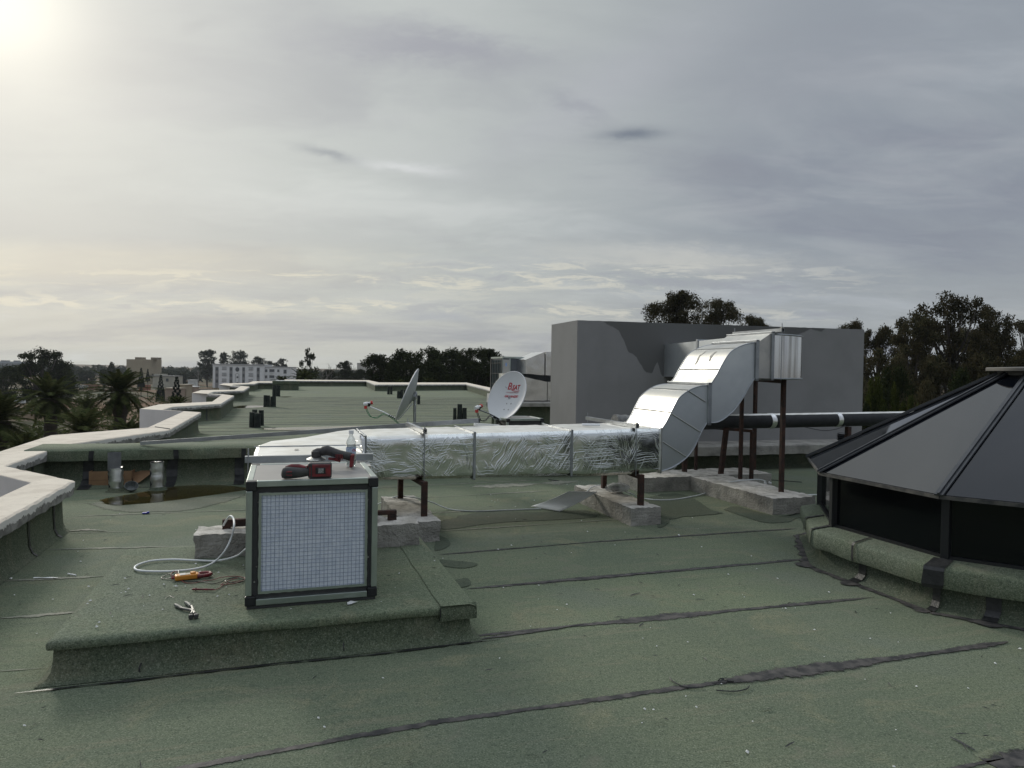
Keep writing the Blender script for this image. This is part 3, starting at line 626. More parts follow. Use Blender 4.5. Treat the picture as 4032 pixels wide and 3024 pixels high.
# ------------------------------------------------------------------ filter box standing on the plinth
def filter_mat():
    m = mat('white_filter_fleece', (.74, .78, .84), (.64, .69, .77), 1.0, 0, 22, .8, 120, bd=.004)
    return m
M['fleece'] = filter_mat()
def filter_box(name, label, ab, wd, dp, ht, front=True, rot=0.0):
    t = thing(name, label, 'filter box', ab, rot); p = .036; c = .060
    mb = MB().box(.008, wd-.008, .010, dp-.008, .0, .03).box(p, wd-p, .03, dp-.02, .03, ht-.012)
    mb.build('casing', M['charcoal'], t, smooth=0)
    mb = MB()
    for z in (0.02, ht-p):
        mb.box(c, wd-c, 0, p, z, z+p); mb.box(c, wd-c, dp-p, dp, z, z+p)
        for x in (0, wd-p): mb.box(x, x+p, c, dp-c, z, z+p)
    for x in (0, wd-p):
        for y in (0, dp-p): mb.box(x, x+p, y, y+p, c+.02, ht-c)
    mb.build('frame', M['alu'], t, smooth=0, bevel=.003)
    mb = MB()
    for x in (-.002, wd-c+.002):
        for y in (-.002, dp-c+.002):
            for z in (.018, ht-c+.001): MB().box(x, x+c, y, y+c, z, z+c-.002).build('corner_piece', M['black_plastic'], t, smooth=0, bevel=.006)
    MB().box(p-.002, wd-p+.002, p-.002, dp-p+.002, ht-.014, ht-.004).build('top_panel', M['panel_grey'], t, smooth=0)
    if front:
        x0, x1, z0, z1 = .086, wd-.075, .098, ht-.088
        rim = MB()
        n = 40
        for (xa, za), (xb, zb) in (((x0, z0), (x1, z0)), ((x1, z0), (x1, z1)), ((x1, z1), (x0, z1)), ((x0, z1), (x0, z0))):
            rows = []
            for i in range(n+1):
                x, z = xa+(xb-xa)*i/n, za+(zb-za)*i/n; cxm, czm = (x0+x1)/2, (z0+z1)/2
                wj = .0035*mnoise.noise(Vector((x*30, z*30, 2)))
                ox = (.016+wj)*(1 if x > cxm else -1) if abs(x-xa) < 1e-6 and abs(xa-xb) < 1e-6 or i in (0, n) else 0
                oz = (.016+wj)*(1 if z > czm else -1) if abs(za-zb) < 1e-6 or i in (0, n) else 0
                rows.append([Vector((x+ox, .020, z+oz)), Vector((x+ox*.9, .012, z+oz*.9)), Vector((x, .012, z)), Vector((x, .027, z))])
            rim.grid(rows)
        rim.build('filter_frame', M['alu'], t, smooth=30)
        P = [[Vector((x0-.004+(x1-x0+.008)*i/60, .0235+.0022*mnoise.noise(Vector((i*.55, j*.55, 1)))+.0012*mnoise.noise(Vector((i*1.7, j*1.7, 4))), z0-.004+(z1-z0+.008)*j/60)) for i in range(61)] for j in range(61)]
        MB().grid(P).build('filter_fleece', M['fleece'], t, smooth=180)
        mb = MB(); s = .0237
        for i in range(int((x1-x0)/s)+1):
            x = x0+.006+i*s
            if x < x1: mb.tube([(x+.0015*math.sin(i*3+j), .0180+.0008*math.sin(i+j*2), z0+(z1-z0)*j/6) for j in range(7)], .00125, 5, False)
        for j in range(int((z1-z0)/s)+1):
            z = z0+.008+j*s
            if z < z1: mb.tube([(x0+(x1-x0)*i/6, .0172+.0008*math.sin(j+i*2), z+.0015*math.sin(j*2+i)) for i in range(7)], .00125, 5, False)
        mb.build('wire_mesh', mat('mesh_wire', (.20, .24, .33), None, .5, .2), t, smooth=60)
        for x, z in ((.068, ht-.13), (wd-.058, ht-.14), (.062, .245), (.05, .155), (wd-.052, .26)): MB().lathe([(0, .0), (.0042, .0008), (.0055, .003), (.0055, .005)], 10, Matrix.Translation((x, .0285, z)) @ Matrix.Rotation(R(-90), 4, 'X') @ Matrix.Scale(-1, 4, (0, 0, 1))).build('screw', M['steel'], t)
        # dark board behind the frame
        MB().box(p-.004, wd-p+.004, .0285, .0365, p+.016, ht-p+.004).build('front_board', M['charcoal'], t, smooth=0)
    return t
BA, BB, BZ = -.19, 4.42, .224
filter_box('filter_box', 'white meshed air filter box with aluminium frame carrying power tools and a bottle', (BA, BB, BZ), .766, .80, .757)
filter_box('filter_box', 'second filter box seen behind the white dish mast, only its pale lid showing', (3.35, 10.55, .13), .62, .66, .78, False)
TOPZ = BZ+.757-.004

# ------------------------------------------------------------------ tools and bottle on the filter box
def at_top(x, y): p = GA(x, y, TOPZ); return (p.x, p.y, TOPZ)
c = at_top(1262, 1886)
t = thing('cordless_drill', 'black and red cordless tool lying battery forward on the filter box', 'power tool', c, R(-4))
mb = MB(); Mx = Matrix.Translation((0, .02, .052))
mb.box(-.074, .066, -.006, .055, .004, .098); mb.build('battery', M['dark_grey'], t, smooth=0, bevel=.012, seg=3)
MB().box(-.050, .060, -.012, .0, .014, .090).build('battery_face', M['red'], t, smooth=0, bevel=.008)
MB().box(-.030, .030, -.0145, -.006, .032, .072).build('battery_window', M['black_plastic'], t, smooth=0, bevel=.004)
MB().box(-.014, .018, -.0165, -.010, .038, .066).build('battery_label', mat('grey_print', (.30, .32, .31), (.12, .12, .12), .5, 0, 160), t, smooth=0)
MB().box(-.066, -.058, -.0085, .0, .02, .075).build('battery_stripe', M['red'], t, smooth=0)
MB().tube([(-.05, .03, .046), (-.085, .02, .042), (-.12, .015, .040), (-.17, .012, .040), (-.205, .01, .040), (-.222, .01, .042), (-.228, .01, .043)], [.026, .027, .031, .036, .038, .030, .012], 14).build('handle', M['dark_grey'], t)
MB().tube([(-.09, .02, .066), (-.13, .03, .074), (-.17, .03, .076), (-.205, .02, .070)], [.012, .016, .015, .010], 10).build('housing', M['red'], t)
MB().tube([(-.165, -.022, .050), (-.195, -.022, .050), (-.200, -.022, .040), (-.195, -.022, .030), (-.165, -.022, .028)], .005, 8).build('housing', M['red'], t)
MB().box(-.085, -.03, .005, .05, .070, .082).build('trigger', M['red'], t, smooth=0, bevel=.005)
c = at_top(1300, 1850); c = (c[0], c[1]+.05, c[2])
t = thing('angle_grinder', 'worn black cordless angle grinder without battery beside the plastic bottle', 'power tool', c, R(-10))
MB().lathe([(.0, .012), (.062, .012), (.063, .018), (.040, .028), (.030, .032), (.0, .032)], 24, Matrix.Translation((-.09, .02, .048)) @ Matrix.Rotation(R(6), 4, 'X')).build('disc_guard', M['steel'], t)
MB().lathe([(.0, .030), (.033, .030), (.034, .062), (.026, .070), (.0, .071)], 18, Matrix.Translation((-.09, .02, .052))).build('gear_head', M['dark_grey'], t)
MB().tube([(-.115, .02, .108), (-.085, .02, .112), (-.06, .02, .112), (-.045, .02, .118), (-.02, .02, .122), (.01, .02, .112), (.06, .015, .098), (.11, .012, .086), (.135, .01, .080)], [.016, .026, .027, .033, .034, .030, .027, .027, .029], 14).build('motor_body', M['dark_grey'], t)
MB().box(-.012, .05, -.020, -.013, .085, .112, Matrix.Rotation(R(14), 4, 'Y')).build('name_plate', M['black_plastic'], t, smooth=0, bevel=.002)
for i in range(5): MB().box(.040+i*.010, .045+i*.010, -.0235, -.012, .060, .100).build('vent_rib', M['red'], t, smooth=0)

MB().box(.128, .152, -.032, .045, .020, .108, Matrix.Translation((0, 0, .006)) @ Matrix.Rotation(R(6), 4, 'Y')).build('battery_foot', M['red'], t, smooth=0, bevel=.006)
MB().tube([(-.01, .01, .068), (.03, .006, .064), (.07, .005, .056)], [.008, .011, .014], 8).build('paddle_switch', M['red'], t)
MB().tube([(-.09, .02, .13), (-.09, .02, .118)], [.012, .020], 10).build('spindle_lock', M['dark_grey'], t)
c = at_top(1383, 1840)
t = thing('water_bottle', 'half empty clear plastic water bottle with white cap standing on the filter box', 'bottle', (c[0], c[1]+.03, TOPZ))
pet = bpy.data.materials.new('clear_plastic'); pet.use_nodes = True; b = NB(pet.node_tree)
gs = b.n('ShaderNodeBsdfGlossy'); gs.inputs['Roughness'].default_value = .08; gs.inputs['Color'].default_value = (.9, .92, .92, 1)
tp = b.n('ShaderNodeBsdfTransparent'); tp.inputs[0].default_value = (.86, .88, .88, 1)
lw = b.n('ShaderNodeLayerWeight'); lw.inputs[0].default_value = .35; mx = b.n('ShaderNodeMixShader')
b.put(mx.inputs[0], b.m('ADD', b.m('MULTIPLY', lw.outputs[1], .7), .12)); b.t.links.new(tp.outputs[0], mx.inputs[1]); b.t.links.new(gs.outputs[0], mx.inputs[2])
b.t.links.new(mx.outputs[0], b.n('ShaderNodeOutputMaterial').inputs[0])
MB().lathe([(.0, .006), (.022, .002), (.031, .006), (.033, .014), (.032, .03), (.0335, .045), (.032, .05), (.0335, .055), (.033, .14), (.0335, .16), (.031, .175), (.024, .195), (.014, .213), (.0125, .218), (.0125, .226)], 28).build('bottle_body', pet, t, smooth=60)
MB().lathe([(.0, .251), (.0155, .251), (.0165, .248), (.0165, .226), (.0, .226)], 20).build('cap', M['white_plastic'], t)
lab = mat('bottle_label', (.55, .62, .70), (.30, .40, .56), .5, 0, 45)
lb = MB().lathe([(.0341, .088), (.0343, .10), (.0343, .125), (.0341, .137)], 28).build('paper_label', lab, t)
MB().lathe([(.0, .008), (.030, .010), (.0312, .05), (.0, .05)], 24).build('water', pet, t)

def text_mesh(s, size, name, m, parent, place, bold=0.0, shear=0.0, align='CENTER', sx=1.0):
    """lettering as a mesh; place(x, y) gives the point on the carrying surface"""
    cu = bpy.data.curves.new(name, 'FONT'); cu.body = s; cu.size = size; cu.align_x = align; cu.offset = bold; cu.shear = shear; cu.resolution_u = 2
    o = bpy.data.objects.new(name, cu); col.objects.link(o); bpy.context.view_layer.update()
    me = bpy.data.meshes.new_from_object(o.evaluated_get(bpy.context.evaluated_depsgraph_get()))
    bpy.data.objects.remove(o); bpy.data.curves.remove(cu)
    for q in me.vertices: q.co = place(q.co.x*sx, q.co.y)
    me.name = name; return link(name, me, m, parent)
M['ink_red'] = mat('red_ink', (.42, .03, .045), None, .6)
def on_bottle(x, y): th = x/.0346-R(58); return Vector((.0347*math.sin(th+R(100)), -.0347*math.cos(th+R(100)), .108+y))
text_mesh('Oul', .026, 'lettering', M['ink_red'], lb, on_bottle, .0008)

# ------------------------------------------------------------------ the air duct
duct = thing('air_duct', 'silver air duct, foil wrapped then stepping up bare to the grey block', 'air duct', (0, 0, 0))
DB0, DB1 = 7.05, 7.92
def foil_seg(a0, a1, zt0, zt1, zb0, zb1, name, mm, sag=0.0, seed=0.0):
    na, r = max(8, int((a1-a0)/.035)), .028
    P = []
    for i in range(na+1):
        f = i/na; a = a0+(a1-a0)*f; zt = zt0+(zt1-zt0)*f; zb = zb0+(zb1-zb0)*f - sag*math.sin(f*math.pi)**.5
        e = min(1, min(f, 1-f)*9); ring_ = []
        corners = [(DB0, zb), (DB1, zb), (DB1, zt), (DB0, zt)]
        sides = [10, 8, 10, 14]
        for s in range(4):
            p, q = Vector((0, *corners[s])), Vector((0, *corners[(s+1) % 4])); n = (14, 8, 14, 16)[s]
            for j in range(n):
                t_ = j/n; w_ = p.lerp(q, t_)
                # round the corners
                dlen = (q-p).length; d0, d1 = t_*dlen, (1-t_)*dlen
                nrm = Vector((0, *(((0, -1), (1, 0), (0, 1), (-1, 0))[s])))
                rr = min(d0, d1); off = -(r-math.sqrt(max(0, r*r-(r-rr)**2))) if rr < r else 0
                pu = .010*e*min(1, rr/.08)+.006*e*mnoise.noise(Vector((a*5+seed, w_.y*5, w_.z*7)))+.003*mnoise.noise(Vector((a*16+seed, w_.y*16, w_.z*18)))
                w_ = w_+nrm*(off+pu); ring_.append(Vector((a, w_.y, w_.z)))
        P.append(ring_)
    mb = MB().grid(P, True); n = len(P[0]); o = len(mb.v)-n
    mb.f.append(tuple(range(n))); mb.f.append(tuple(range(o, o+n)))
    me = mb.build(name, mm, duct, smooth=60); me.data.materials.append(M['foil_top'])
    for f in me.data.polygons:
        if f.normal.z > .75: f.material_index = 1  # upward faces take the foil with skylight painted in
    return me
foil_seg(.80, 1.885, .985, 1.005, .56, .548, 'foil_section', M['foil'], seed=1)
foil_seg(1.905, 2.965, 1.005, 1.018, .545, .54, 'foil_section', M['foil'], seed=4)
foil_seg(2.985, 4.05, 1.02, 1.035, .535, .545, 'foil_section', M['foil'], .014, seed=9)
def flange(a0, a1, z0, z1, b0=DB0, b1=DB1, o=.022, name='flange', mm=None):
    mb = MB()
    mb.box(a0, a1, b0-o, b0+.01, z0-o, z1+o); mb.box(a0, a1, b1-.01, b1+o, z0-o, z1+o); mb.box(a0, a1, b0-o, b1+o, z1, z1+o+.002); mb.box(a0, a1, b0-o, b1+o, z0-o-.002, z0)
    return mb.build(name, mm or M['galv_dull'], duct, smooth=0, bevel=.003)
flange(1.884, 1.908, .545, 1.004, o=.016); flange(2.964, 2.988, .54, 1.016, o=.016); flange(.785, .802, .56, .985, o=.012)
# neck towards the filter box, and the corner
neck = [(-.20, 5.53), (.64, 5.53), (.64, 7.04), (.784, 7.04), (.784, 7.90), (.55, 7.62), (.19, 6.97), (-.11, 6.65), (-.20, 6.30)]
mb = MB(); rings = []
def inset(poly, d):
    n = len(poly); out = []
    for i in range(n):
        p0, p1, p2 = (Vector((*poly[(i+k_) % n], 0)) for k_ in (-1, 0, 1)); e1, e2 = (p1-p0).normalized(), (p2-p1).normalized()
        n1, n2 = Vector((-e1.y, e1.x, 0)), Vector((-e2.y, e2.x, 0)); bis = (n1+n2).normalized(); out.append(p1+bis*(d/max(.4, bis.dot(n1))))
    return out
for d, z in ((0, .50), (0, .965), (.012, .988), (.035, .998)): rings.append([Vector((q.x, q.y, z)) for q in inset(neck, d)])
mb.grid(rings, True)
nk = mb.build('neck', M['foil_soft'], duct, smooth=50)
topn = MB(); q0 = rings[-1]; n_ = 26
bm = bmesh.new(); vs_ = [bm.verts.new(q) for q in q0]; fc = bm.faces.new(vs_); bmesh.ops.triangulate(bm, faces=bm.faces)
bmesh.ops.subdivide_edges(bm, edges=bm.edges, cuts=6, use_grid_fill=True)
for q in bm.verts:
    if not q.is_boundary: q.co.z += .006*mnoise.noise(q.co*6)+.003*mnoise.noise(q.co*15)
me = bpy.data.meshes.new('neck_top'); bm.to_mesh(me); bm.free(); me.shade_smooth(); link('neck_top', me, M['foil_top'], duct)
MB().box(-.19, .63, 5.225, 5.53, .50, .945).build('neck', M['galv'], duct, smooth=0)
MB().box(-.205, .645, 6.145, 6.16, .9985, 1.006).build('seam', M['galv_dull'], duct, smooth=0)
mb = MB()
for x, y in ((.12, 5.86), (.40, 5.93)): MB().add([Vector((x+.02*math.cos(t_*1.05)*(1+.3*math.sin(t_*2)), y+.022*math.sin(t_*1.05), 1.0065)) for t_ in range(6)], [(0, 1, 2, 3, 4, 5)]).build('torn_hole', M['black_plastic'], duct, smooth=0)
# strut along the front of the neck
def strut(mb, p, q, wdt=.041, h=.041, th=.0035, up=(0, 0, 1), open_down=True):
    p, q = Vector(p), Vector(q); d = (q-p).normalized(); s = d.cross(Vector(up)).normalized(); u_ = s.cross(d)
    mb.bar(p+u_*(h-th/2), q+u_*(h-th/2), wdt, th)
    for sg in (-1, 1):
        mb.bar(p+s*sg*(wdt/2-th/2)+u_*(h/2-th/2-.0002), q+s*sg*(wdt/2-th/2)+u_*(h/2-th/2-.0002), th, h-th)
        mb.bar(p+s*sg*(wdt/2-.008)+u_*th*.4, q+s*sg*(wdt/2-.008)+u_*th*.4, .012, th*.8)
    return mb
st = thing('strut_channel', 'galvanised strut with threaded rods across the duct neck right behind the filter box', 'strut', (0, 0, 0))
strut(MB(), (-.245, 5.485, .958), (.672, 5.485, .958), .046, .046).build('channel', M['galv_dull'], st, smooth=0)
MB().tube([(-.222, 5.46, .45), (-.222, 5.46, 1.062)], .005, 8).build('threaded_rod', M['galv_dull'], st)
# stepped bare section
def offset_bend(up_c, lo_c, name):
    U_, L_ = spline([(a, 0, z) for a, z in up_c], 6), spline([(a, 0, z) for a, z in lo_c], 6)
    def res(c, n):
        d = [0]
        for i in range(len(c)-1): d.append(d[-1]+(c[i+1]-c[i]).length)
        out = []
        for k_ in range(n+1):
            s = d[-1]*k_/n; i = max(j for j in range(len(d)) if d[j] <= s+1e-9); i = min(i, len(c)-2); f = (s-d[i])/(d[i+1]-d[i]); out.append(c[i].lerp(c[i+1], f))
        return out
    n = 36; U_, L_ = res(U_, n), res(L_, n)
    mb = MB()
    for c_ in (U_, L_): MB().grid([[Vector((q.x, DB0+(DB1-DB0)*k_/6, q.z)) for k_ in range(7)] for q in c_]).build(name, M['galv'], duct, smooth=60)
    for b_ in (DB0+.003, DB1-.003): MB().grid([[Vector((p.x+(q.x-p.x)*k_/6, b_, p.z+(q.z-p.z)*k_/6)) for k_ in range(7)] for p, q in zip(U_, L_)]).build('side_sheet', M['galv_side'], duct, smooth=60)
    for c_ in (U_, L_):
        for b_ in (DB0-.002, DB1+.002): MB().tube([(q.x, b_, q.z) for q in c_], .0065, 6).build('edge_seam', M['galv_dull'], duct)
    return U_, L_
M['galv_side'] = mat('galvanised_side', (.66, .69, .70), (.56, .59, .61), .40, .85, 1.6, .06, 20, rough2=.5, bd=.003)
U1, L1 = offset_bend([(4.06,1.02),(4.13,1.12),(4.20,1.25),(4.28,1.38),(4.41,1.47),(4.53,1.512),(4.65,1.525)], [(4.07,.555),(4.20,.59),(4.31,.645),(4.40,.71),(4.48,.80),(4.54,.91),(4.59,1.01),(4.65,1.095)], 'offset_bend')
U2, L2 = offset_bend([(4.69,1.54),(4.76,1.64),(4.83,1.76),(4.93,1.90),(5.03,1.965),(5.15,2.01),(5.28,2.035)], [(4.69,1.095),(4.78,1.10),(4.86,1.13),(4.95,1.19),(5.03,1.26),(5.14,1.40),(5.20,1.50),(5.28,1.61)], 'offset_bend')
flange(4.648, 4.692, 1.098, 1.53, o=.026, mm=M['galv_dull']); flange(5.282, 5.325, 1.612, 2.04, o=.024)
flange(4.046, 4.066, .552, 1.025, o=.018, mm=M['foil_soft'])
mb = MB()
for (x0, y0), (x1, y1) in (((1340,150),(1578,303)), ((1088,478),(1505,742)), ((960,885),(1297,1100))):
    a0, z0 = onB(2350+x0/3.687, 1500+y0/3.687, DB0); a1, z1 = onB(2350+x1/3.687, 1500+y1/3.687, DB0)
    MB().tube([(a0, DB0-.001, z0), (a1, DB0-.001, z1)], .007, 8).build('stiffening_bead', M['galv'], duct)
mb = MB()
for c_, i in ((U1, 10), (U1, 25), (U2, 9), (U2, 24)): q = c_[i]; d = (c_[i+1]-c_[i-1]).normalized(); nn = Vector((-d.z, 0, d.x)); MB().bar(Vector((q.x, DB0+.006, q.z))+nn*.004, Vector((q.x, DB1-.006, q.z))+nn*.004, .010, .008).build('standing_seam', M['galv_dull'], duct, smooth=0)
M['streak'] = mat('dried_streak', (.40, .39, .36), (.30, .29, .27), .7, .3, 30)
# dried streaks on the upper bend
mb = MB()
for s0, s1, b_, wd in ((14, 21, 7.36, .022), (12, 19, 7.62, .018), (18, 22, 7.60, .012)):
    rows = []
    for i in range(s0, s1+1):
        q = U2[36-i if False else i]; d = (U2[i+1]-U2[i-1]).normalized(); nn = Vector((-d.z, 0, d.x)); f = (i-s0)/(s1-s0); hw_ = wd*math.sin(math.pi*(.12+.8*f))*(1+.7*mnoise.noise(Vector((i*1.3, b_*9, 0))))
        rows.append([Vector((q.x, b_+hw_*k_+.012*math.sin(i*.8), q.z))+nn*.003 for k_ in (-1, 1)])
    MB().grid(rows).build('dried_streak', M['streak'], duct, smooth=0)
# transition, elbow and the run into the block
mb = MB()
za, zb_, zc = 2.04, 2.15, 1.614
for y in (DB0, DB1): mb.add([Vector((5.325, y, zc)), Vector((5.50, y, zc)), Vector((5.50, y, zb_)), Vector((5.325, y, za))], [(0, 1, 2, 3)])
for z0, z1 in ((za, zb_), (zc, zc)): mb.add([Vector((5.325, DB0, z0)), Vector((5.50, DB0, z1)), Vector((5.50, DB1, z1)), Vector((5.325, DB1, z0))], [(0, 1, 2, 3)])
mb.build('transition', M['galv'], duct, smooth=0)
flange(5.50, 5.54, zc, zb_, o=.02)
Ce = Vector((5.545, DB1, 0)); n = 24; ER = DB1-DB0
def arc(r, z): return [Vector((Ce.x+r*math.sin(math.pi/2*i/n), Ce.y-r*math.cos(math.pi/2*i/n), z)) for i in range(n+1)]
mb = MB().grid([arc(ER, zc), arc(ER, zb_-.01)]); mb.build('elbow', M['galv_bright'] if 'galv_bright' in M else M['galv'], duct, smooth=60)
mb = MB().grid([arc(.03, zb_-.012), arc(ER-.002, zb_-.012)]).grid([arc(.03, zc+.002), arc(ER-.002, zc+.002)]).grid([arc(.03, zc), arc(.03, zb_-.012)]); mb.build('elbow', M['galv'], duct, smooth=60)
for z_ in (zb_-.012, zc): MB().tube(arc(ER, z_), .0105, 8).build('edge_seam', M['galv_dull'], duct)
l0, l1, r0_, r1_ = Vector((5.575, 7.95, 0)), Vector((6.37, 11.02, 0)), Vector((6.415, 7.95, 0)), Vector((7.2, 11.02, 0))
mb = MB()
for p, q in ((l0, l1), (r0_, r1_)): mb.add([p+Vector((0,0,zc)), q+Vector((0,0,1.60)), q+Vector((0,0,2.16)), p+Vector((0,0,zb_-.012))], [(0, 1, 2, 3)])
mb.add([l0+Vector((0,0,zb_-.012)), r0_+Vector((0,0,zb_-.012)), r1_+Vector((0,0,2.16)), l1+Vector((0,0,2.16))], [(0, 1, 2, 3)])
mb.add([l0+Vector((0,0,zc)), r0_+Vector((0,0,zc)), r1_+Vector((0,0,1.60)), l1+Vector((0,0,1.60))], [(0, 1, 2, 3)])
mb.build('rear_run', M['galv_side'], duct, smooth=0)
mb = MB()
f_ = .42; p = l0.lerp(l1, f_); q = r0_.lerp(r1_, f_); d = (l1-l0).normalized()
for z0, z1, o_ in ((2.135, 2.172, 0), (1.585, 1.612, 0)): mb.bar(p+Vector((-.02,0,(z0+z1)/2)), q+Vector((.02,0,(z0+z1)/2)), .045, z1-z0)
for e in (p+Vector((-.006,0,0)), q+Vector((.006,0,0))): mb.bar(e+Vector((0,0,1.6)), e+Vector((0,0,2.15)), .03, .045, (0, 1, 0))
mb.build('flange', M['galv_dull'], duct, smooth=0)

# strut hangers over the duct, with threaded rods
def hanger(label, a, zt, zlow, b0=DB0-.05, b1=DB1+.12):
    h = thing('strut_hanger', label, 'strut', (a, b0, 0), 0, 'strut hangers clamped over the duct')
    strut(MB(), (0, 0, zt), (0, b1-b0, zt)).build('channel', M['galv_dull'], h, smooth=0)
    MB().tube([(0, .015, zlow), (0, .015, zt+.10)], .0045, 8).build('threaded_rod', M['galv_dull'], h)
    MB().tube([(0, b1-b0-.02, zlow), (0, b1-b0-.02, zt+.09)], .0045, 8).build('threaded_rod', M['galv_dull'], h)
    MB().box(-.018, .018, -.004, .034, zt+.041, zt+.049).box(-.012, .012, .003, .027, zt+.049, zt+.058).build('nut', M['steel'], h, smooth=0)
    return h
hanger('short strut over the foil duct nearest the filter box, rod in front', 1.37, 1.012, .52)
hanger('strut over the foil duct just before the bare stepped bend', 3.74, 1.045, .52, DB0-.04, DB1+.45)
hanger('strut on the topmost bare duct above its curved elbow', 5.585, 2.165, 1.60, DB0-.10, DB1-.02)
# rusty post frames and concrete footings
def rough_box(name, label, ab, sx, sy, sz, seed=0.0, amp=.014, cat='footing', group=None, n=.035, mm=None, rot=0.0):
    t = thing(name, label, cat, ab, rot, group)
    def pt(x, y, z):
        q = Vector((x, y, z)); e = amp*(mnoise.noise(q*9+Vector((seed, 0, 0)))+.6*mnoise.noise(q*24+Vector((seed, 3, 0))))
        cxn, cyn = (x-sx/2)/(sx/2), (y-sy/2)/(sy/2); ed = max(abs(cxn), abs(cyn))
        top = z/sz
        x2 = x+cxn*e*(1 if abs(cxn) > .98 else 0); y2 = y+cyn*e*(1 if abs(cyn) > .98 else 0)
        z2 = z + (amp*.7*(mnoise.noise(q*11+Vector((seed, 9, 0)))+.7*mnoise.noise(q*30)) - (.012*max(0, mnoise.noise(q*14)) if ed > .98 else 0))*(1 if top > .99 else 0)
        return Vector((x2, y2, z2))
    nx, ny, nz = (max(2, int(s/n)) for s in (sx, sy, sz))
    side = MB(); per = [(sx*i/nx, 0) for i in range(nx)]+[(sx, sy*j/ny) for j in range(ny)]+[(sx-sx*i/nx, sy) for i in range(nx)]+[(0, sy-sy*j/ny) for j in range(ny)]
    side.grid([[pt(x, y, sz*k_/nz) for x, y in per] for k_ in range(nz+1)], True)
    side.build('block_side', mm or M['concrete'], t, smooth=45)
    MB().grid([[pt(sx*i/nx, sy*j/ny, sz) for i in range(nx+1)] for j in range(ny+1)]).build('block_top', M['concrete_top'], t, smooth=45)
    return t
rough_box('concrete_footing', 'whitish concrete beam on the plinth right behind the filter box', (-.60, 5.70, .224), 1.68, .30, .178, 1.0)
rough_box('concrete_footing', 'concrete footing under the two rusty posts nearest the filter box', (1.10, 6.70, .0), .37, 1.42, .20, 5.0)
rough_box('concrete_footing', 'concrete footing with a leaning grey sheet and plastic bag beside it', (3.60, 6.86, .0), .36, 1.55, .195, 8.0)
rough_box('concrete_footing', 'long concrete footing prong pointing at the camera with white cable clips on it', (5.54, 7.0, .0), .62, 1.78, .198, 12.0)
rough_box('concrete_footing', 'broad concrete footing slab behind the prong carrying the rusty pipe posts', (4.74, 8.79, .0), 2.18, .66, .20, 15.0)
def post(mb, a, b, z0, z1, w_=.058, top=None):
    at_ = Vector((a, b, z0)); tp_ = Vector((top[0], top[1], z1)) if top else Vector((a, b, z1)); mb.bar(at_, tp_, w_, w_, (0, 1, 0)); return mb
def frame(label, posts, beam, w_=.058, group='rusty duct supports'):
    a0, b0 = posts[0][:2]; t = thing('support_frame', label, 'support frame', (a0, b0, 0), 0, group)
    for p in posts: post(MB(), p[0]-a0, p[1]-b0, p[2], p[3], w_, (p[4]-a0, p[5]-b0) if len(p) > 4 else None).build('post', M['rust'], t, smooth=0, bevel=.004)
    if beam: p, q, h = beam; MB().bar(Vector((p[0]-a0, p[1]-b0, p[2])), Vector((q[0]-a0, q[1]-b0, q[2])), w_*.9, h).build('cross_beam', M['rust'], t, smooth=0, bevel=.004)
    return t
frame('pair of short rusty posts holding up the foil duct next to the filter box', [(1.36, 6.94, .19, .545), (1.29, 7.98, .19, .50)], ((1.36, 6.98, .515), (1.29, 8.02, .515), .045))
frame('pair of short rusty posts holding up the foil duct before the stepped bend', [(3.79, 7.0, .18, .535), (3.89, 8.15, .18, .50)], ((3.79, 7.04, .505), (3.89, 8.18, .505), .045))
frame('tall rusty post frame under the raised duct and its elbow', [(5.96, 7.38, .19, 1.60), (6.93, 9.22, .19, 1.58)], ((5.94, 7.36, 1.578), (6.96, 9.26, 1.578), .05), .05)
frame('single thin rusty post reaching up behind the second bend', [(6.13, 8.45, .19, 1.5)], None, .045)
tA = onB(2860, 1690, 8.83)[0]
frame('leaning dark rusty post under the foil wrapped start of the black pipe', [(6.14, 8.93, .19, .88, tA, 8.83)], None, .062)
frame('rusty bracket post with a short arm under the black pipe', [(6.29, 8.42, .19, .86)], ((6.30, 8.42, .865), (5.98, 8.95, .875), .04), .046)
frame('thin rusty post half hidden behind the first bend', [(5.98, 9.34, .19, .95)], None, .04)
frame('shortest rusty stub post on the footing below the first bend', [(5.70, 9.2, .19, .62)], None, .06)
frame('rusty post under the black pipe close to the skylight roof', [(8.32, 8.80, .0, .88)], None, .07)
t = thing('steel_offcut', 'rusty steel angle bedded in mortar, right of the filter box', 'steel offcut', (.66, 5.86, .40))
MB().box(0, .26, 0, .05, .05, .085).box(.19, .26, .001, .049, -.004, .05).build('steel_angle', M['rust'], t, smooth=0, bevel=.004)
mb = MB().lathe([(0, .05), (.03, .045), (.05, .02), (.06, -.004)], 12, Matrix.Translation((.10, .0, 0)) @ Matrix.Scale(1.5, 4, (1, 0, 0))); mb.build('mortar_lump', M['concrete_top'], t)
t = thing('steel_offcut', 'rusty steel piece left of the filter box under the white hose', 'steel offcut', (-.42, 5.84, .40))
MB().box(0, .30, 0, .05, .018, .075).box(0, .06, .0, .05, -.004, .018).build('steel_angle', M['rust'], t, smooth=0, bevel=.004)

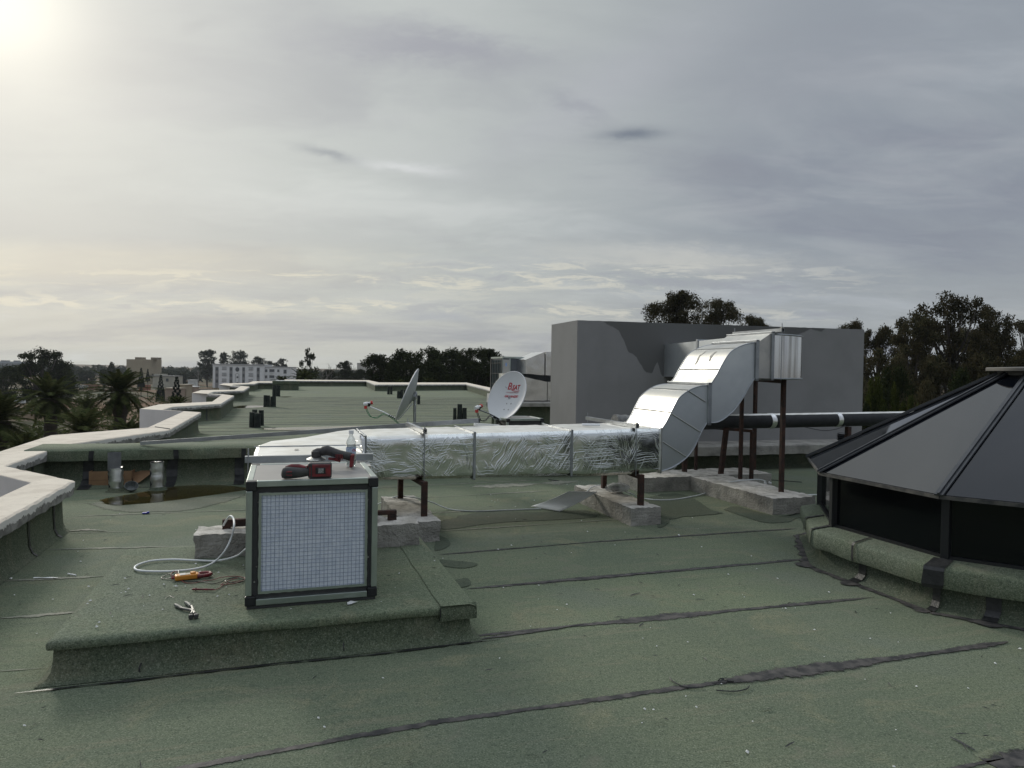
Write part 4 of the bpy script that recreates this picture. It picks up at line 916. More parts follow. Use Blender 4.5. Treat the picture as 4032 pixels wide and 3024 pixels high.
# ------------------------------------------------------------------ black insulated pipe
t = thing('insulated_pipe', 'thick black insulated pipe with silver top stripe and two foil bands before the grey block', 'pipe', (0, 0, 0))
PBb, PZc, PR = 8.83, .965, .108
def pz(a): return PZc+.010*(a-5.7)
MB().tube([(a, PBb, pz(a)) for a in np.linspace(5.62, 14.2, 40)], PR, 24).build('pipe', M['black_rubber'], t)
P = [[Vector((a, PBb+(PR+.002)*math.sin(th), pz(a)+(PR+.002)*math.cos(th)+.001*math.sin(a*31)))for th in np.linspace(-.62, .50, 7)] for a in np.linspace(5.75, 14.2, 80)]
MB().grid(P).build('silver_stripe', M['foil_top'], t)
def band(a0, a1, mm, name, r=PR+.005, wob=.004):
    return MB().tube([(a, PBb, pz(a)) for a in np.linspace(a0, a1, 6)], [r+wob*math.sin(i*2.1) for i in range(6)], 24).build(name, mm, t)
for px in (3050, 3312):
    a0 = onB(px-8, 1650, PBb-.1)[0]; band(a0, a0+.085, M['foil_soft'], 'foil_band')
band(5.42, 5.66, M['foil_soft'], 'foil_wrap', PR+.008, .006)
a0 = onB(2422, 1640, PBb)[0]
MB().tube([(a, PBb+.03*math.sin(a*3), pz(a)+.02+.012*math.sin(a*5)) for a in np.linspace(a0, 5.5, 26)], [.106+.006*math.sin(i*1.9)+.004*math.sin(i*4.7) for i in range(26)], 20).build('flexible_end', mat('grey_wrap', (.22, .22, .21), (.13, .13, .13), .6, .4, 16, .6, 30), t)
t = tag(MB().tube(spline([(onB(3170, 1682, 8.72)[0], 8.72, onB(3170, 1682, 8.72)[1]), (onB(3240, 1695, 8.72)[0], 8.72, onB(3240, 1695, 8.72)[1]), (onB(3290, 1690, 8.72)[0], 8.72, onB(3290, 1690, 8.72)[1]), (onB(3330, 1676, 8.72)[0], 8.72, onB(3330, 1676, 8.72)[1])], 8), .006, 6).build('cable', M['black_plastic'], rot=(0, 0, TH)), 'thin black cable sagging under the black insulated pipe', 'cable')
t = thing('roof_vent', 'small dark ribbed vent cap on a pipe beside the skylight roof', 'vent', (onB(3316, 1710, 9.4)[0], 9.4, onB(3316, 1702, 9.4)[1]-.80))
MB().tube([(0, 0, .80-onB(3316, 1702, 9.4)[1]), (0, 0, .62)], .045, 14).build('vent_pipe', M['dark_grey'], t)
MB().lathe([(.0, .80), (.05, .795), (.085, .775), (.06, .765), (.09, .745), (.062, .735), (.09, .715), (.06, .705), (.088, .685), (.06, .67), (.06, .6)], 18).build('cap', M['black_plastic'], t)

# ------------------------------------------------------------------ decagonal glass skylight
SC = (6.25, 4.42)
sk = thing('skylight', 'dark ten sided glass skylight with a pyramid roof on a green felt curb', 'skylight', (SC[0], SC[1], 0))
def deca(r, z, k0=18): return [Vector((r*math.cos(R(k0+36*k_)), r*math.sin(R(k0+36*k_)), z)) for k_ in range(10)]
def ring10(r, z, n=14, wob=0.0, seed=0.0):
    c_ = deca(r, z); out = []
    for i in range(10):
        for j in range(n):
            q = c_[i].lerp(c_[(i+1) % 10], j/n); out.append(q*1.0+Vector((0, 0, wob*mnoise.noise(q*3.1+Vector((seed, 0, 0)))))+q.normalized()*wob*mnoise.noise(q*4.3+Vector((seed, 7, 0))))
    return out
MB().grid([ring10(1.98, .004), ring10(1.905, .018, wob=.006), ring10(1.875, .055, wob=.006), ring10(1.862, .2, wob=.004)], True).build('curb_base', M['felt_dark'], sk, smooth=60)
MB().grid([ring10(1.86, .172, wob=.010, seed=1), ring10(1.955, .168, wob=.014, seed=1), ring10(1.968, .20, wob=.007), ring10(1.964, .298, wob=.007), ring10(1.952, .314, wob=.005), ring10(1.925, .322, wob=.004), ring10(1.79, .352), ring10(1.70, .354)], True).build('curb_cap', M['felt'], sk, smooth=50)
c_ = deca(1.0, 0)
def cap_strip(i, f, wd, cap_=True, seed=0.0):
    p, q = c_[i], c_[(i+1) % 10]; d = (q-p).normalized()
    prof = [(1.976, .174), (1.984, .20), (1.979, .300), (1.964, .322), (1.93, .330), (1.80, .357)] if cap_ else [(1.975, .012), (1.915, .026), (1.885, .062), (1.873, .19)]
    MB().grid([[p.lerp(q, f)*r_+d*s*wd*(1+.35*mnoise.noise(Vector((z*22, s*3, f*5+seed))))+Vector((0, 0, z)) for s in (-.5, .5)] for r_, z in prof]).build('bitumen_joint', M['tar'], sk, smooth=0)
for i, f, wd, cp in ((3, .98, .055, True), (4, .40, .022, True), (5, .0, .125, True), (3, .55, .05, True), (4, .40, .075, False), (5, .28, .09, False), (4, .99, .06, False), (6, .2, .1, True)): cap_strip(i, f, wd, cp, i+f)
dglass = mat('dark_wall_glass', (.004, .005, .006), None, .06, 0, spec=.22)
rglass = mat('grey_roof_glass', (.004, .005, .008), (.003, .004, .006), .02, 0, 1.2, spec=.5, rough2=.035); rglass.node_tree.nodes[rglass['bsdf']].inputs['IOR'].default_value = 1.48
def foot(k_, f): p = deca(1.995, 0)[k_].lerp(deca(1.995, 0)[(k_+1) % 10], f); return (SC[0]+p.x, SC[1]+p.y)
for k_ in (2, 3, 4, 5): ribbon('dirt_line', [foot(k_, 0), foot(k_, .5), foot(k_, 1)], .045, M['bitumen'], roof, z=.0065, seed=60+k_, rag=.9, freq=9, wfreq=3, fade=False)
for k_, f in ((3, .98), (4, .42), (5, .28)):
    p_ = foot(k_, f); patch('bitumen_splash', [(p_[0]+.075*math.cos(a_)*(1.3 if math.cos(a_) < 0 else .6), p_[1]+.085*math.sin(a_)) for a_ in np.linspace(0, 6.28, 9)[:-1]], M['bitumen'], .0085, roof, k_, .5)
P0, P1, E0, E1 = deca(1.765, .345), deca(1.765, .80), deca(1.895, .825), deca(.30, 1.70)
for i in range(10):
    j = (i+1) % 10; mb = MB(); ins = .0
    mb.add([P0[i], P0[j], P1[j], P1[i]], [(0, 1, 2, 3)]); pane = mb.build('wall_pane', dglass, sk, smooth=0)
    mb = MB(); e_ = Vector((0, 0, .004)); mb.add([E0[i], E0[j], E1[j], E1[i]], [(0, 1, 2, 3)]); mb.build('roof_pane', rglass, sk, smooth=0)
bf = mat('black_frame', (.010, .011, .013), None, .42)
for i in range(10):
    MB().bar(P0[i]*1.006, P1[i]*1.006+Vector((0, 0, .03)), .055, .055, (P0[i]).normalized()).build('mullion', bf, sk, smooth=0, bevel=.003)
    MB().bar(P0[i]*1.004+Vector((0,0,.012)), P0[(i+1) % 10]*1.004+Vector((0,0,.012)), .03, .03).build('bottom_rail', bf, sk, smooth=0)
fr = mat('anthracite_profile', (.035, .038, .043), (.05, .053, .058), .38, .4, 8)
for i in range(10):
    mb = MB(); j = (i+1) % 10; d = (E1[i]-E0[i]).normalized(); up_ = d.cross(Vector((-E0[i].y, E0[i].x, 0))).normalized(); up_ = up_ if up_.z > 0 else -up_
    mb.bar(E0[i]-d*.02+up_*.009, E1[i]+up_*.009, .060, .014, up_); mb.bar(E0[i]-d*.02+up_*.022, E1[i]+up_*.022, .016, .014, up_)
    mb.build('roof_rib', fr, sk, smooth=0, bevel=.002)
et = mat('eave_trim', (.09, .085, .075), (.03, .03, .03), .7, 0, 14)
for i in range(10):
    j = (i+1) % 10; MB().bar(E0[i]*1.0-Vector((0,0,.018)), E0[j]*1.0-Vector((0,0,.018)), .022, .026).build('eave_trim', et, sk, smooth=0)
MB().lathe([(.0, 1.765), (.405, 1.752), (.41, 1.745), (.41, 1.722), (.33, 1.718), (.30, 1.66), (.0, 1.66)], 40).build('top_cap', mat('cap_sheet', (.15, .14, .125), (.11, .105, .095), .6, .3, 4), sk, smooth=30)
MB().lathe([(.25, 1.70), (.345, 1.66), (.35, 1.63), (.34, 1.62)], 40).build('cap_collar', M['black_plastic'], sk)
q = E0[4]; MB().lathe([(0, .012), (.012, .010), (.014, 0)], 10, Matrix.Translation(q*.985+Vector((0, 0, .035)))).build('bolt', M['steel'], sk)

# ------------------------------------------------------------------ satellite dishes
def dish(label, center, nrm, rad, mast_px, mast_Y, lnb, green, logo=False):
    c_ = Vector(center); n = Vector(nrm).normalized(); base = D(*mast_px, mast_Y); base.z = 0
    t = thing('satellite_dish', label, 'satellite dish', world=base); inv = -base
    up_ = (Vector((0, 0, 1))-n*n.z).normalized(); rt = up_.cross(n).normalized()
    def pt(u_, v_, w_): return c_+rt*u_+up_*v_+n*w_+inv
    f_ = rad*1.15
    def depth(r): return r*r/(4*f_)-rad*rad/(4*f_)
    white = mat('dish_white', (.60, .61, .62), (.56, .57, .58), .45, 0, 2.0) if 'dish' not in M else M['dish']; M['dish'] = white
    rings = [[pt(rad*.94*k_/12*math.cos(a_), rad*k_/12*math.sin(a_), depth(rad*k_/12)) for a_ in np.linspace(0, 2*math.pi, 49)[:-1]] for k_ in range(1, 13)]
    mb = MB(); mb.v = [tuple(pt(0, 0, depth(0)))]; mb.grid(rings, True)
    mb.f += [(0, 1+(j+1) % 48, 1+j) for j in range(48)]
    mb.build('reflector', white, t, smooth=60)
    back = MB(); back.v = [tuple(pt(0, 0, depth(0)-.004))]; back.grid([[pt(rad*.945*k_/12*math.cos(a_), rad*1.005*k_/12*math.sin(a_), depth(rad*k_/12)-.004) for a_ in np.linspace(0, 2*math.pi, 49)[:-1]] for k_ in range(1, 13)], True)
    back.f += [(0, 1+(j+1) % 48, 1+j) for j in range(48)]
    back.build('reflector_back', M['dish_back'], t, smooth=60)
    MB().tube([pt(rad*.945*math.cos(a_), rad*1.005*math.sin(a_), -.004) for a_ in np.linspace(0, 2*math.pi, 61)], .009, 8, False).build('rim', white, t)
    mt = Vector((base.x, base.y, c_.z+.02))+inv
    MB().tube([Vector((0, 0, 0)), mt], .024, 14).lathe([(0, .012), (.10, .012), (.10, 0)], 16).build('mast', M['galv_dull'], t)
    cb = pt(0, -.02, depth(0)-.02)
    mb = MB().bar(cb, cb.lerp(mt, 1.0), .07, .07).bar(mt-Vector((0, 0, .09)), mt-Vector((0, 0, .0)), .075, .075, (0, 1, 0)); mb.bar(pt(-.08, -.12, depth(.12)-.012), pt(-.08, .10, depth(.12)-.012), .03, .012); mb.bar(pt(.08, -.12, depth(.12)-.012), pt(.08, .10, depth(.12)-.012), .03, .012)
    mb.build('bracket', M['galv_dull'], t, smooth=0, bevel=.003)
    L = Vector(lnb)+inv; foot = pt(0, -rad*.97, -.03)
    MB().tube([pt(0, -.10, depth(.1)-.05), foot, foot.lerp(L, .5)+Vector((0, 0, -.01)), L+Vector((0, 0, -.045))], .0105, 8).build('feed_arm', M['galv_dull'] if logo else M['white_plastic'], t)
    aim = (c_+inv-L).normalized()
    Mx = Matrix.Translation(L) @ aim.to_track_quat('Z', 'Y').to_matrix().to_4x4()
    MB().lathe([(.0, -.08), (.030, -.08), (.032, -.06), (.032, -.02), (.020, -.008), (.020, .03)], 16, Mx).build('receiver', M['white_plastic'], t)
    MB().lathe([(.020, .03), (.030, .034), (.031, .058), (.027, .064), (.0, .064)], 16, Mx).build('feed_cap', M['red_lnb'], t)
    MB().tube([L-aim*.05+Vector((0, 0, -.03)), L-aim*.05+Vector((0, 0, -.075))], .026, 12).build('socket_cover', M['red_lnb'], t)
    MB().tube([L+aim*.005, L+Vector((0, 0, -.05))], [.036, .018], 12).build('clamp', M['black_plastic'], t)
    cm = M['green_cable'] if green else M['black_plastic']; mb = MB(); s0 = L-aim*.05+Vector((0, 0, -.075)); e_ = foot.lerp(L, .45)
    for o_ in (0, .018): mb.tube(spline([s0+Vector((o_, 0, 0)), s0.lerp(e_, .22)+Vector((o_, 0, -.11)), s0.lerp(e_, .6)+Vector((0, 0, -.10-o_)), e_+Vector((0, 0, -.02-o_)), foot+Vector((.0, 0, -.05-o_)), foot+Vector((.12, .05, -.25)), mt*0+Vector((.0, -.03, .3+o_*3)), Vector((.03, -.03, .02))], 7), .0052, 6)
    mb.build('coax_cable', cm, t)
    mb = MB()
    for f_2 in (.30, .24, .18, .12): mb.tube([foot.lerp(L, f_2+.015)+Vector((0, 0, -.012)), foot.lerp(L, f_2-.015)+Vector((0, 0, -.012))], .017, 8)
    mb.build('tape', M['black_plastic'], t)
    if logo:
        def on(u0, v0, sc=1.0): return lambda x, y: pt(u0+x, v0+y, depth(math.hypot(u0+x, v0+y))+.004)
        refl = t
        text_mesh('SAT', .105, 'lettering', M['ink_red'], t, on(.085, .135), .004, .15)
        text_mesh('B', .165, 'lettering', M['ink_red'], t, on(-.062, .132), .002, .15)
        text_mesh('www.bsatmedia.com', .034, 'lettering', M['ink_pale'], t, on(.03, .075), .0006)
        text_mesh('GALVANIZED', .052, 'lettering', M['ink_red'], t, on(.03, .0), .0018, .2)
        P = [[pt(.105+.125*math.cos(a_), .150+s_*.5+.045*math.sin(a_), depth(.2)+.006) for s_ in (-.012, .012)] for a_ in np.linspace(math.pi*1.12, math.pi*1.95, 14)]
        MB().grid(P).build('swoosh', M['ink_red'], t, smooth=0)
        P = [[pt(-.11+.055*math.cos(a_)*k_, .205+.055*math.sin(a_)*k_, depth(.22)+.006) for k_ in (.86, 1.0)] for a_ in np.linspace(math.pi*.45, math.pi*1.5, 12)]
        MB().grid(P).build('swoosh', mat('grey_ink', (.20, .20, .22), None, .6), t, smooth=0)
        mb = MB()
        for u_, v_ in ((-.03, -.11), (.07, -.11), (-.03, -.22), (.07, -.22)): mb.lathe([(0, .006), (.010, .004), (.012, 0)], 10, Matrix.Translation(pt(u_, v_, depth(math.hypot(u_, v_))+.001)) @ n.to_track_quat('Z', 'Y').to_matrix().to_4x4())
        mb.build('bolt', M['steel'], t)
    return t
M['dish_back'] = mat('dish_back_grey', (.48, .50, .50), (.42, .44, .44), .55, .1, 3)
M['red_lnb'] = mat('red_receiver', (.45, .035, .03), None, .4); M['green_cable'] = mat('green_cable', (.02, .17, .07), None, .5)
M['ink_pale'] = mat('pale_red_ink', (.45, .22, .24), None, .6)
Yd = 11.5
dish('grey satellite dish seen almost edge on, with a white feed arm and green cables', D(1603, 1553, Yd), (-.925, -.035, .38), .445, (1632, 1680), 11.62, D(1452, 1588, 11.45), True)
dish('white satellite dish facing left with red lettering on its face', D(1995, 1557, Yd), (-.64, -.66, .385), .42, (2001, 1690), 11.75, D(1886, 1602, 11.02), False, True)

# ------------------------------------------------------------------ long channel lying over the roof, angle pieces on the duct
pL, pR = GA(558, 1752, .53), GA(1888, 1664, 1.06)
st = tag(strut(MB(), pL+Vector((0, 0, .0)), pR, .05, .05).build('strut_channel', M['galv_dull'], None, smooth=0, rot=(0, 0, TH)), 'long galvanised channel leaning from the green low wall up onto the foil duct', 'strut')
st.name = 'long_channel'
p, q = GA(1905, 1672, 1.04), GA(1965, 1666, 1.03)
tag(MB().box(-.02, .30, -.02, .02, 0, .03).build('angle_strip', M['white_plastic'], None, smooth=0, loc=W(p.x, p.y+.35, 1.0), rot=(0, R(4), TH+R(8))), 'short white metal strip resting at the back edge of the foil duct', 'metal strip')
q = GA(2000, 1690, 1.03)
t = thing('white_tube', 'pair of short white plastic tubes lying on top of the foil duct', 'tube', (3.24, 7.38, 1.045), R(-20))
for y in (0, .045): MB().tube([(0, y, .014), (.20, y*1.3, .014)], .013, 12, False).lathe([(0, 0), (.013, 0)], 12, Matrix.Translation((.001, y, .014)) @ Matrix.Rotation(R(90), 4, 'Y')).build('tube', M['white_plastic'], t)

# ------------------------------------------------------------------ things left of the filter box
def gz(x, y, z): q = GA(x, y, z); return Vector((q.x, q.y, z))
hose = [gz(967, 2163, .36), gz(930, 2190, .29), gz(854, 2208, .237), gz(760, 2206, .236), gz(678, 2203, .236), gz(600, 2208, .236), gz(548, 2222, .236), gz(530, 2236, .236), gz(545, 2246, .236), gz(600, 2250, .236), gz(678, 2249, .236), gz(750, 2243, .240), gz(810, 2230, .25)]
hose += [Vector((*GA(x, y, z)[:2], z)) for x, y, z in ((850, 2208, .27), (885, 2170, .34), (910, 2120, .42), (921, 2075, .50), (920, 2045, .53), (908, 2032, .54))]
hose = [Vector((*GA(1010, 2140, .42)[:2], .42))]+hose+[Vector((hose[-1].x-.03, hose[-1].y+.10, .50)), Vector((hose[-1].x-.06, hose[-1].y+.16, .44))]
tag(MB().tube(spline(hose, 9), .0075, 10).build('hose', M['cable_white'], None, rot=(0, 0, TH)), 'thick white hose looping over the felt left of the filter box', 'hose')
p, q = gz(688, 2286, .224), gz(830, 2270, .224)
t = thing('clamp_meter', 'orange and red clamp meter lying on the felt beside coiled test leads', 'clamp meter', (p.x, p.y, .224), math.atan2(q.y-p.y, q.x-p.x))
L = (q-p).length
MB().box(0, L*.66, -.030, .034, .002, .036).build('body', M['orange'], t, smooth=0, bevel=.009, seg=3)
MB().box(.03, .065, -.022, .024, .034, .0385).build('display', mat('meter_display', (.55, .53, .50), None, .3), t, smooth=0)
MB().lathe([(0, .046), (.016, .045), (.018, .040), (.018, .034)], 18, Matrix.Translation((L*.50, .003, 0))).build('dial', M['orange'], t)
MB().box(.066, L*.42, -.020, .022, .034, .0375).build('face_plate', mat('meter_face', (.30, .27, .22), None, .5), t, smooth=0)
jw = [(L*.62, -.030, .02), (L*.80, -.034, .02), (L*.95, -.024, .02), (L*1.0, .0, .02), (L*.96, .024, .02), (L*.82, .036, .02), (L*.64, .032, .02)]
MB().tube(spline(jw, 6), .0125, 10).build('jaw', M['red'], t)
MB().box(L*.60, L*.70, -.034, .038, .004, .034).build('jaw', M['red'], t, smooth=0, bevel=.008)
MB().tube([(-.002, .012, .020), (-.02, .012, .022)], .008, 8).tube([(-.002, -.012, .020), (-.02, -.012, .022)], .008, 8).build('plug', M['red'], t)
red_w = mat('red_wire', (.17, .03, .025), None, .5)
def wire(label, pts, mm, r=.0026, name='test_lead'):
    return tag(MB().tube(spline([Vector((*GA(x, y, .224)[:2], z)) for x, y, z in pts], 8), r, 6).build(name, mm, None, rot=(0, 0, TH)), label, 'test lead')
e0 = (683, 2284)
wire('black test lead looping back at the left of the clamp meter then to the coil', [(690, 2280, .246), (665, 2282, .232), (638, 2280, .228), (640, 2274, .230), (670, 2266, .236), (700, 2262, .25), (704, 2270, .245), (725, 2289, .228), (790, 2292, .228), (850, 2299, .228), (900, 2282, .230), (940, 2276, .232), (965, 2279, .230), (950, 2296, .230), (900, 2297, .232), (888, 2290, .234), (930, 2282, .236), (960, 2290, .238)], M['black_plastic'])
wire('red test lead running from the clamp meter into the coil by the filter box', [(692, 2276, .246), (672, 2272, .236), (690, 2264, .25), (720, 2292, .228), (760, 2298, .228), (800, 2290, .228), (840, 2286, .230), (870, 2278, .232), (930, 2276, .236), (964, 2284, .234), (930, 2300, .232), (880, 2306, .232), (870, 2304, .230), (905, 2293, .238), (935, 2285, .240)], red_w)
p, q = gz(757, 2326, .224), gz(846, 2327, .224)
t = thing('test_probe', 'red test probe lying in front of the coiled leads', 'probe', (p.x, p.y, .228), math.atan2(q.y-p.y, q.x-p.x)); L = (q-p).length
MB().tube([(0, 0, .005), (.008, 0, .006), (.04, 0, .006), (L*.9, 0, .005), (L, 0, .004)], [.005, .0065, .006, .0055, .003], 10).lathe([(0, .0), (.010, 0), (.010, .003), (0, .003)], 12, Matrix.Translation((.022, 0, .006)) @ Matrix.Rotation(R(90), 4, 'Y')).build('handle', M['red'], t)
MB().tube([(-.018, 0, .005), (.0, 0, .005)], .0012, 6).build('tip', M['steel'], t)
wr = [(845, 2327, .230), (862, 2318, .228), (880, 2306, .228), (905, 2297, .230), (945, 2290, .230)]
MB().tube(spline([Vector(((lambda g_: (g_.x-p.x)*math.cos(0)+0)(GA(x, y, .224)), GA(x, y, .224).y-p.y, z-.228)) for x, y, z in wr], 6), .0026, 6).build('wire', red_w, t, rot=(0, 0, -math.atan2(q.y-p.y, q.x-p.x)))
p, j, h1, h2 = gz(762, 2436, .224), gz(758, 2412, .224), gz(690, 2388, .224), gz(730, 2379, .224)
t = thing('pincers', 'steel end cutting pincers lying open on the felt in front of the filter box', 'pincers', (p.x, p.y, .224))
M['pin'] = mat('dull_steel', (.20, .20, .19), (.12, .12, .115), .5, .7, 40)
for nm, h, sgn in (('left', h1, -1), ('right', h2, 1)):
    jj, hh = j-p, h-p
    MB().tube(spline([jj*.5+Vector((sgn*.008, 0, .010)), jj+Vector((sgn*.002, 0, .012)), jj.lerp(hh, .45)+Vector((sgn*.014, -.004, .012)), hh+Vector((0, 0, .010))], 6), [.0095+.0*i if i < 8 else .0085 for i in range(19)], 8)  .build('handle', M['pin'], t)
    k_ = jj.lerp(hh, .52); MB().tube([k_+Vector((sgn*.010, -.004, .012)), jj.lerp(hh, .8)+Vector((sgn*.008, 0, .011)), hh+Vector((0, 0, .011))], [.0095, .0115, .009], 8).build('grip', mat('grey_grip', (.16, .17, .15), (.10, .10, .09), .6, 0, 20), t)
MB().box(-.026, -.001, -.012, .016, .0, .026).box(.001, .026, -.012, .016, .0, .026).build('jaw', M['dark_grey'], t, smooth=0, bevel=.006)
# two foil wrapped vent pipes, bowl and cardboard box by the low wall
def stub(label, px, r, h, lean, pipe_top):
    q = GA(*px); t = thing('vent_pipe', label, 'vent pipe', (q.x, q.y, 0), 0, 'foil wrapped vent pipes by the low green wall')
    z1 = h*(.62 if pipe_top else .97)
    MB().tube([(lean*z/h, .004*math.sin(z*30), z) for z in np.linspace(0, z1, 9)], [r*1.12+.006*math.sin(i*2.3) for i in range(9)], 18).build('foil_wrap', M['foil_soft'], t)
    MB().lathe([(r*1.75, .004), (r*1.4, .012), (r*1.2, .05)], 18).build('collar', M['felt_dark'], t)
    MB().tube([(lean*z/h-r*.75, -.02, z) for z in np.linspace(.0, z1*1.02, 6)], [r*.34, r*.4, r*.36, r*.4, r*.36, r*.3], 8).build('black_insulation', M['black_rubber'], t)
    zz = h if pipe_top else z1*1.03
    mb = MB(); n = 20
    for r1 in (r, r*.92): mb.grid([[Vector((lean+r1*math.cos(a_)*(1), r1*math.sin(a_), z)) for a_ in np.linspace(0, 2*math.pi, n+1)[:-1]] for z in (z1*.9, zz)], True)
    mb.build('pipe', M['grey_pvc'] if pipe_top else M['black_plastic'], t)
M['grey_pvc'] = mat('grey_pvc', (.16, .165, .17), (.12, .125, .13), .5, 0, 10)
stub('taller vent pipe with bare grey top above its foil wrap, in front of the cardboard', (460, 1934), .078, .505, -.03, True)
stub('shorter vent pipe wrapped in foil up to its torn black top', (621, 1930), .076, .385, -.01, False)
q0 = GA(348, 1921); q1 = GA(430, 1921)
t = thing('cardboard_box', 'open brown cardboard box lying behind the taller vent pipe', 'cardboard box', (q0.x, q0.y+.02, 0), R(-3))
MB().box(0, .52, 0, .008, .006, .215).box(0, .008, .008, .22, .006, .215).box(.512, .52, .008, .22, .006, .215).box(0, .52, .22, .228, .006, .24).box(.004, .516, .004, .224, .002, .010).build('carton', M['cardboard'], t, smooth=0)
MB().box(.0, .52, -.0015, -.0002, .095, .10).build('crease', mat('crease', (.15, .09, .05), None, .9), t, smooth=0)
mb = MB().add([Vector(v_) for v_ in ((.512, .0, .215), (.512, .22, .215), (.74, .20, .20), (.74, .11, .165), (.69, .05, .12), (.62, .01, .06), (.55, .0, .03))], [tuple(range(7))]); mb.build('flap', M['cardboard'], t, smooth=0).modifiers.new('s', 'SOLIDIFY').thickness = .005; mb = MB().add([Vector(v_) for v_ in ((-.03, .22, .03), (-.03, .22, .25), (.12, .235, .26), (.12, .235, .03))], [(0, 1, 2, 3)]); mb.build('flap', M['cardboard'], t, smooth=0).modifiers.new('s', 'SOLIDIFY').thickness = .005
q = GA(516, 1936); t = tag(MB().lathe([(.0, .006), (.05, .008), (.075, .04), (.082, .075), (.077, .075), (.07, .04), (.047, .014), (.0, .012)], 24).build('wire_bowl', mat('bowl_grey', (.12, .13, .125), (.06, .07, .068), .6, 0, 30), None, loc=W(q.x, q.y, .03), rot=(R(38), R(12), TH)), 'dark grey bowl tipped between the two foil wrapped pipes', 'bowl')

# ------------------------------------------------------------------ felt wrapped stub groups on the far roof
FELT_STUB = mat('black_green_felt', (.030, .038, .032), (.014, .018, .016), .95, 0, 9, .5, 60, pos=True)
def stubs(label, items):
    q = GA(*items[0][0]); t = thing('vent_stubs', label, 'vent stubs', (q.x, q.y, 0), 0, 'felt wrapped vent stubs on the far roof')
    for (x, y), wpx, ytop in items:
        g_ = GA(x, y); Yd_ = G(x, y).y; h = (y-ytop)*Yd_/F_PX; r = wpx*Yd_/F_PX/2
        n = 12; rows = []
        for k_ in range(7):
            z = h*k_/6; rows.append([Vector((g_.x-q.x+r*(1.06-.1*k_/6)*math.cos(2*math.pi*j/n)*(1+.07*mnoise.noise(Vector((j*.9, k_*.8, x*.1)))), g_.y-q.y+.05+r*math.sin(2*math.pi*j/n), z+(.02*mnoise.noise(Vector((j, x, 0))) if k_ == 6 else 0))) for j in range(n)])
        mb = MB().grid(rows, True); mb.f.append(tuple(range(len(mb.v)-n, len(mb.v)))); mb.build('stub', FELT_STUB, t, smooth=50)
stubs('biggest dark group of felt wrapped stubs, left of the edge on dish', [((993, 1683), 23, 1623), ((1013, 1684), 24, 1627), ((1002, 1678), 20, 1613), ((1028, 1676), 20, 1615)])
stubs('four stubs of unequal height beyond the biggest dark group', [((1044, 1602), 13, 1556), ((1056, 1602), 13, 1557), ((1069, 1602), 10, 1561), ((1079, 1602), 14, 1516)])
stubs('pair of narrow stubs just right of the tallest one', [((1090, 1561), 12, 1516), ((1098, 1561), 10, 1518)])
stubs('farthest pair of stubs near the back parapet', [((1530, 1553), 10, 1523), ((1541, 1553), 9, 1523)])
stubs('pair of stubs peeping out left of the edge on dish', [((1570, 1569), 13, 1540), ((1582, 1569), 12, 1534), ((1594, 1568), 10, 1536)])
stubs('two stubs right behind the mast of the edge on dish', [((1625, 1578), 20, 1554), ((1649, 1592), 12, 1557)])
stubs('three stubs of unequal height between the two dishes', [((1792, 1656), 14, 1607), ((1811, 1656), 20, 1591), ((1830, 1656), 18, 1606)])
t = thing('roof_hatch', 'green felt covered upstand with white lid at the far left corner of the roof', 'roof hatch', (-.62, 54.9, 0))
MB().box(.05, 1.85, .05, 1.4, 0, .42).build('curb', M['felt_dark'], t, smooth=0, bevel=.02)
MB().box(0, 1.92, 0, 1.45, .42, .66).build('lid_edge', M['felt_dark'], t, smooth=0, bevel=.02)
MB().box(.25, 1.7, .15, 1.4, .66, .70).build('lid', M['white_paint'], t, smooth=0, bevel=.01)

# ------------------------------------------------------------------ plant on the terrace
t = thing('rooftop_air_unit', 'grey rooftop air handling unit with a dark grille behind the white dish', 'air unit', (5.03, 16.2, .97))
MB().box(0, 1.35, 0, .95, .0, 1.0).build('casing', mat('unit_grey', (.095, .105, .115), (.085, .095, .105), .5, .2, 2), t, smooth=0, bevel=.01)
MB().box(-.004, .155, -.006, .0, .02, .96).build('bright_panel', M['galv'], t, smooth=0)
MB().box(.155, .185, -.012, .0, .0, .985).build('corner_post', M['alu'], t, smooth=0); MB().box(-.02, .0, -.014, .02, .0, .985).build('corner_post', M['alu'], t, smooth=0)
MB().box(.06, .095, -.0085, -.006, .80, .88).build('blue_badge', mat('blue_badge', (.25, .40, .70), None, .5), t, smooth=0)
MB().box(-.02, 1.37, -.02, .97, .99, 1.03).build('lid', M['alu'], t, smooth=0)
MB().box(-.012, -.004, .05, .92, .03, .95).build('coil', mat('teal_coil', (.02, .06, .075), (.015, .035, .045), .5, .3, 40), t, smooth=0)
mb = MB()
for k_ in range(7): mb.box(-.03, -.014, .05+k_*.14, .062+k_*.14, .03, .95)
for k_ in range(4): mb.box(-.032, -.012, .04, .93, .12+k_*.25, .132+k_*.25)
mb.box(-.035, -.01, .0, .04, 0, .99).box(-.035, -.01, .90, .95, 0, .99); mb.build('grille', M['charcoal'], t, smooth=0)
def foil_hexa(name, label, pts):
    t = thing(name, label, 'air duct', (0, 0, 0)); n = 10
    def lp(c4, u_, v_): return (c4[0]*(1-u_)+c4[1]*u_)*(1-v_)+(c4[3]*(1-u_)+c4[2]*u_)*v_
    mb = MB()
    for f4 in ((0,1,5,4), (4,5,6,7), (0,4,7,3), (1,2,6,5), (0,3,2,1), (3,7,6,2)):
        c4 = [Vector(pts[i]) for i in f4]; mb.grid([[lp(c4, i/n, j/n)+Vector((1, 1, 1))*.010*mnoise.noise(lp(c4, i/n, j/n)*6) for i in range(n+1)] for j in range(n+1)])
    mb.build('foil_sheet', M['foil_soft'], t, smooth=50); return t
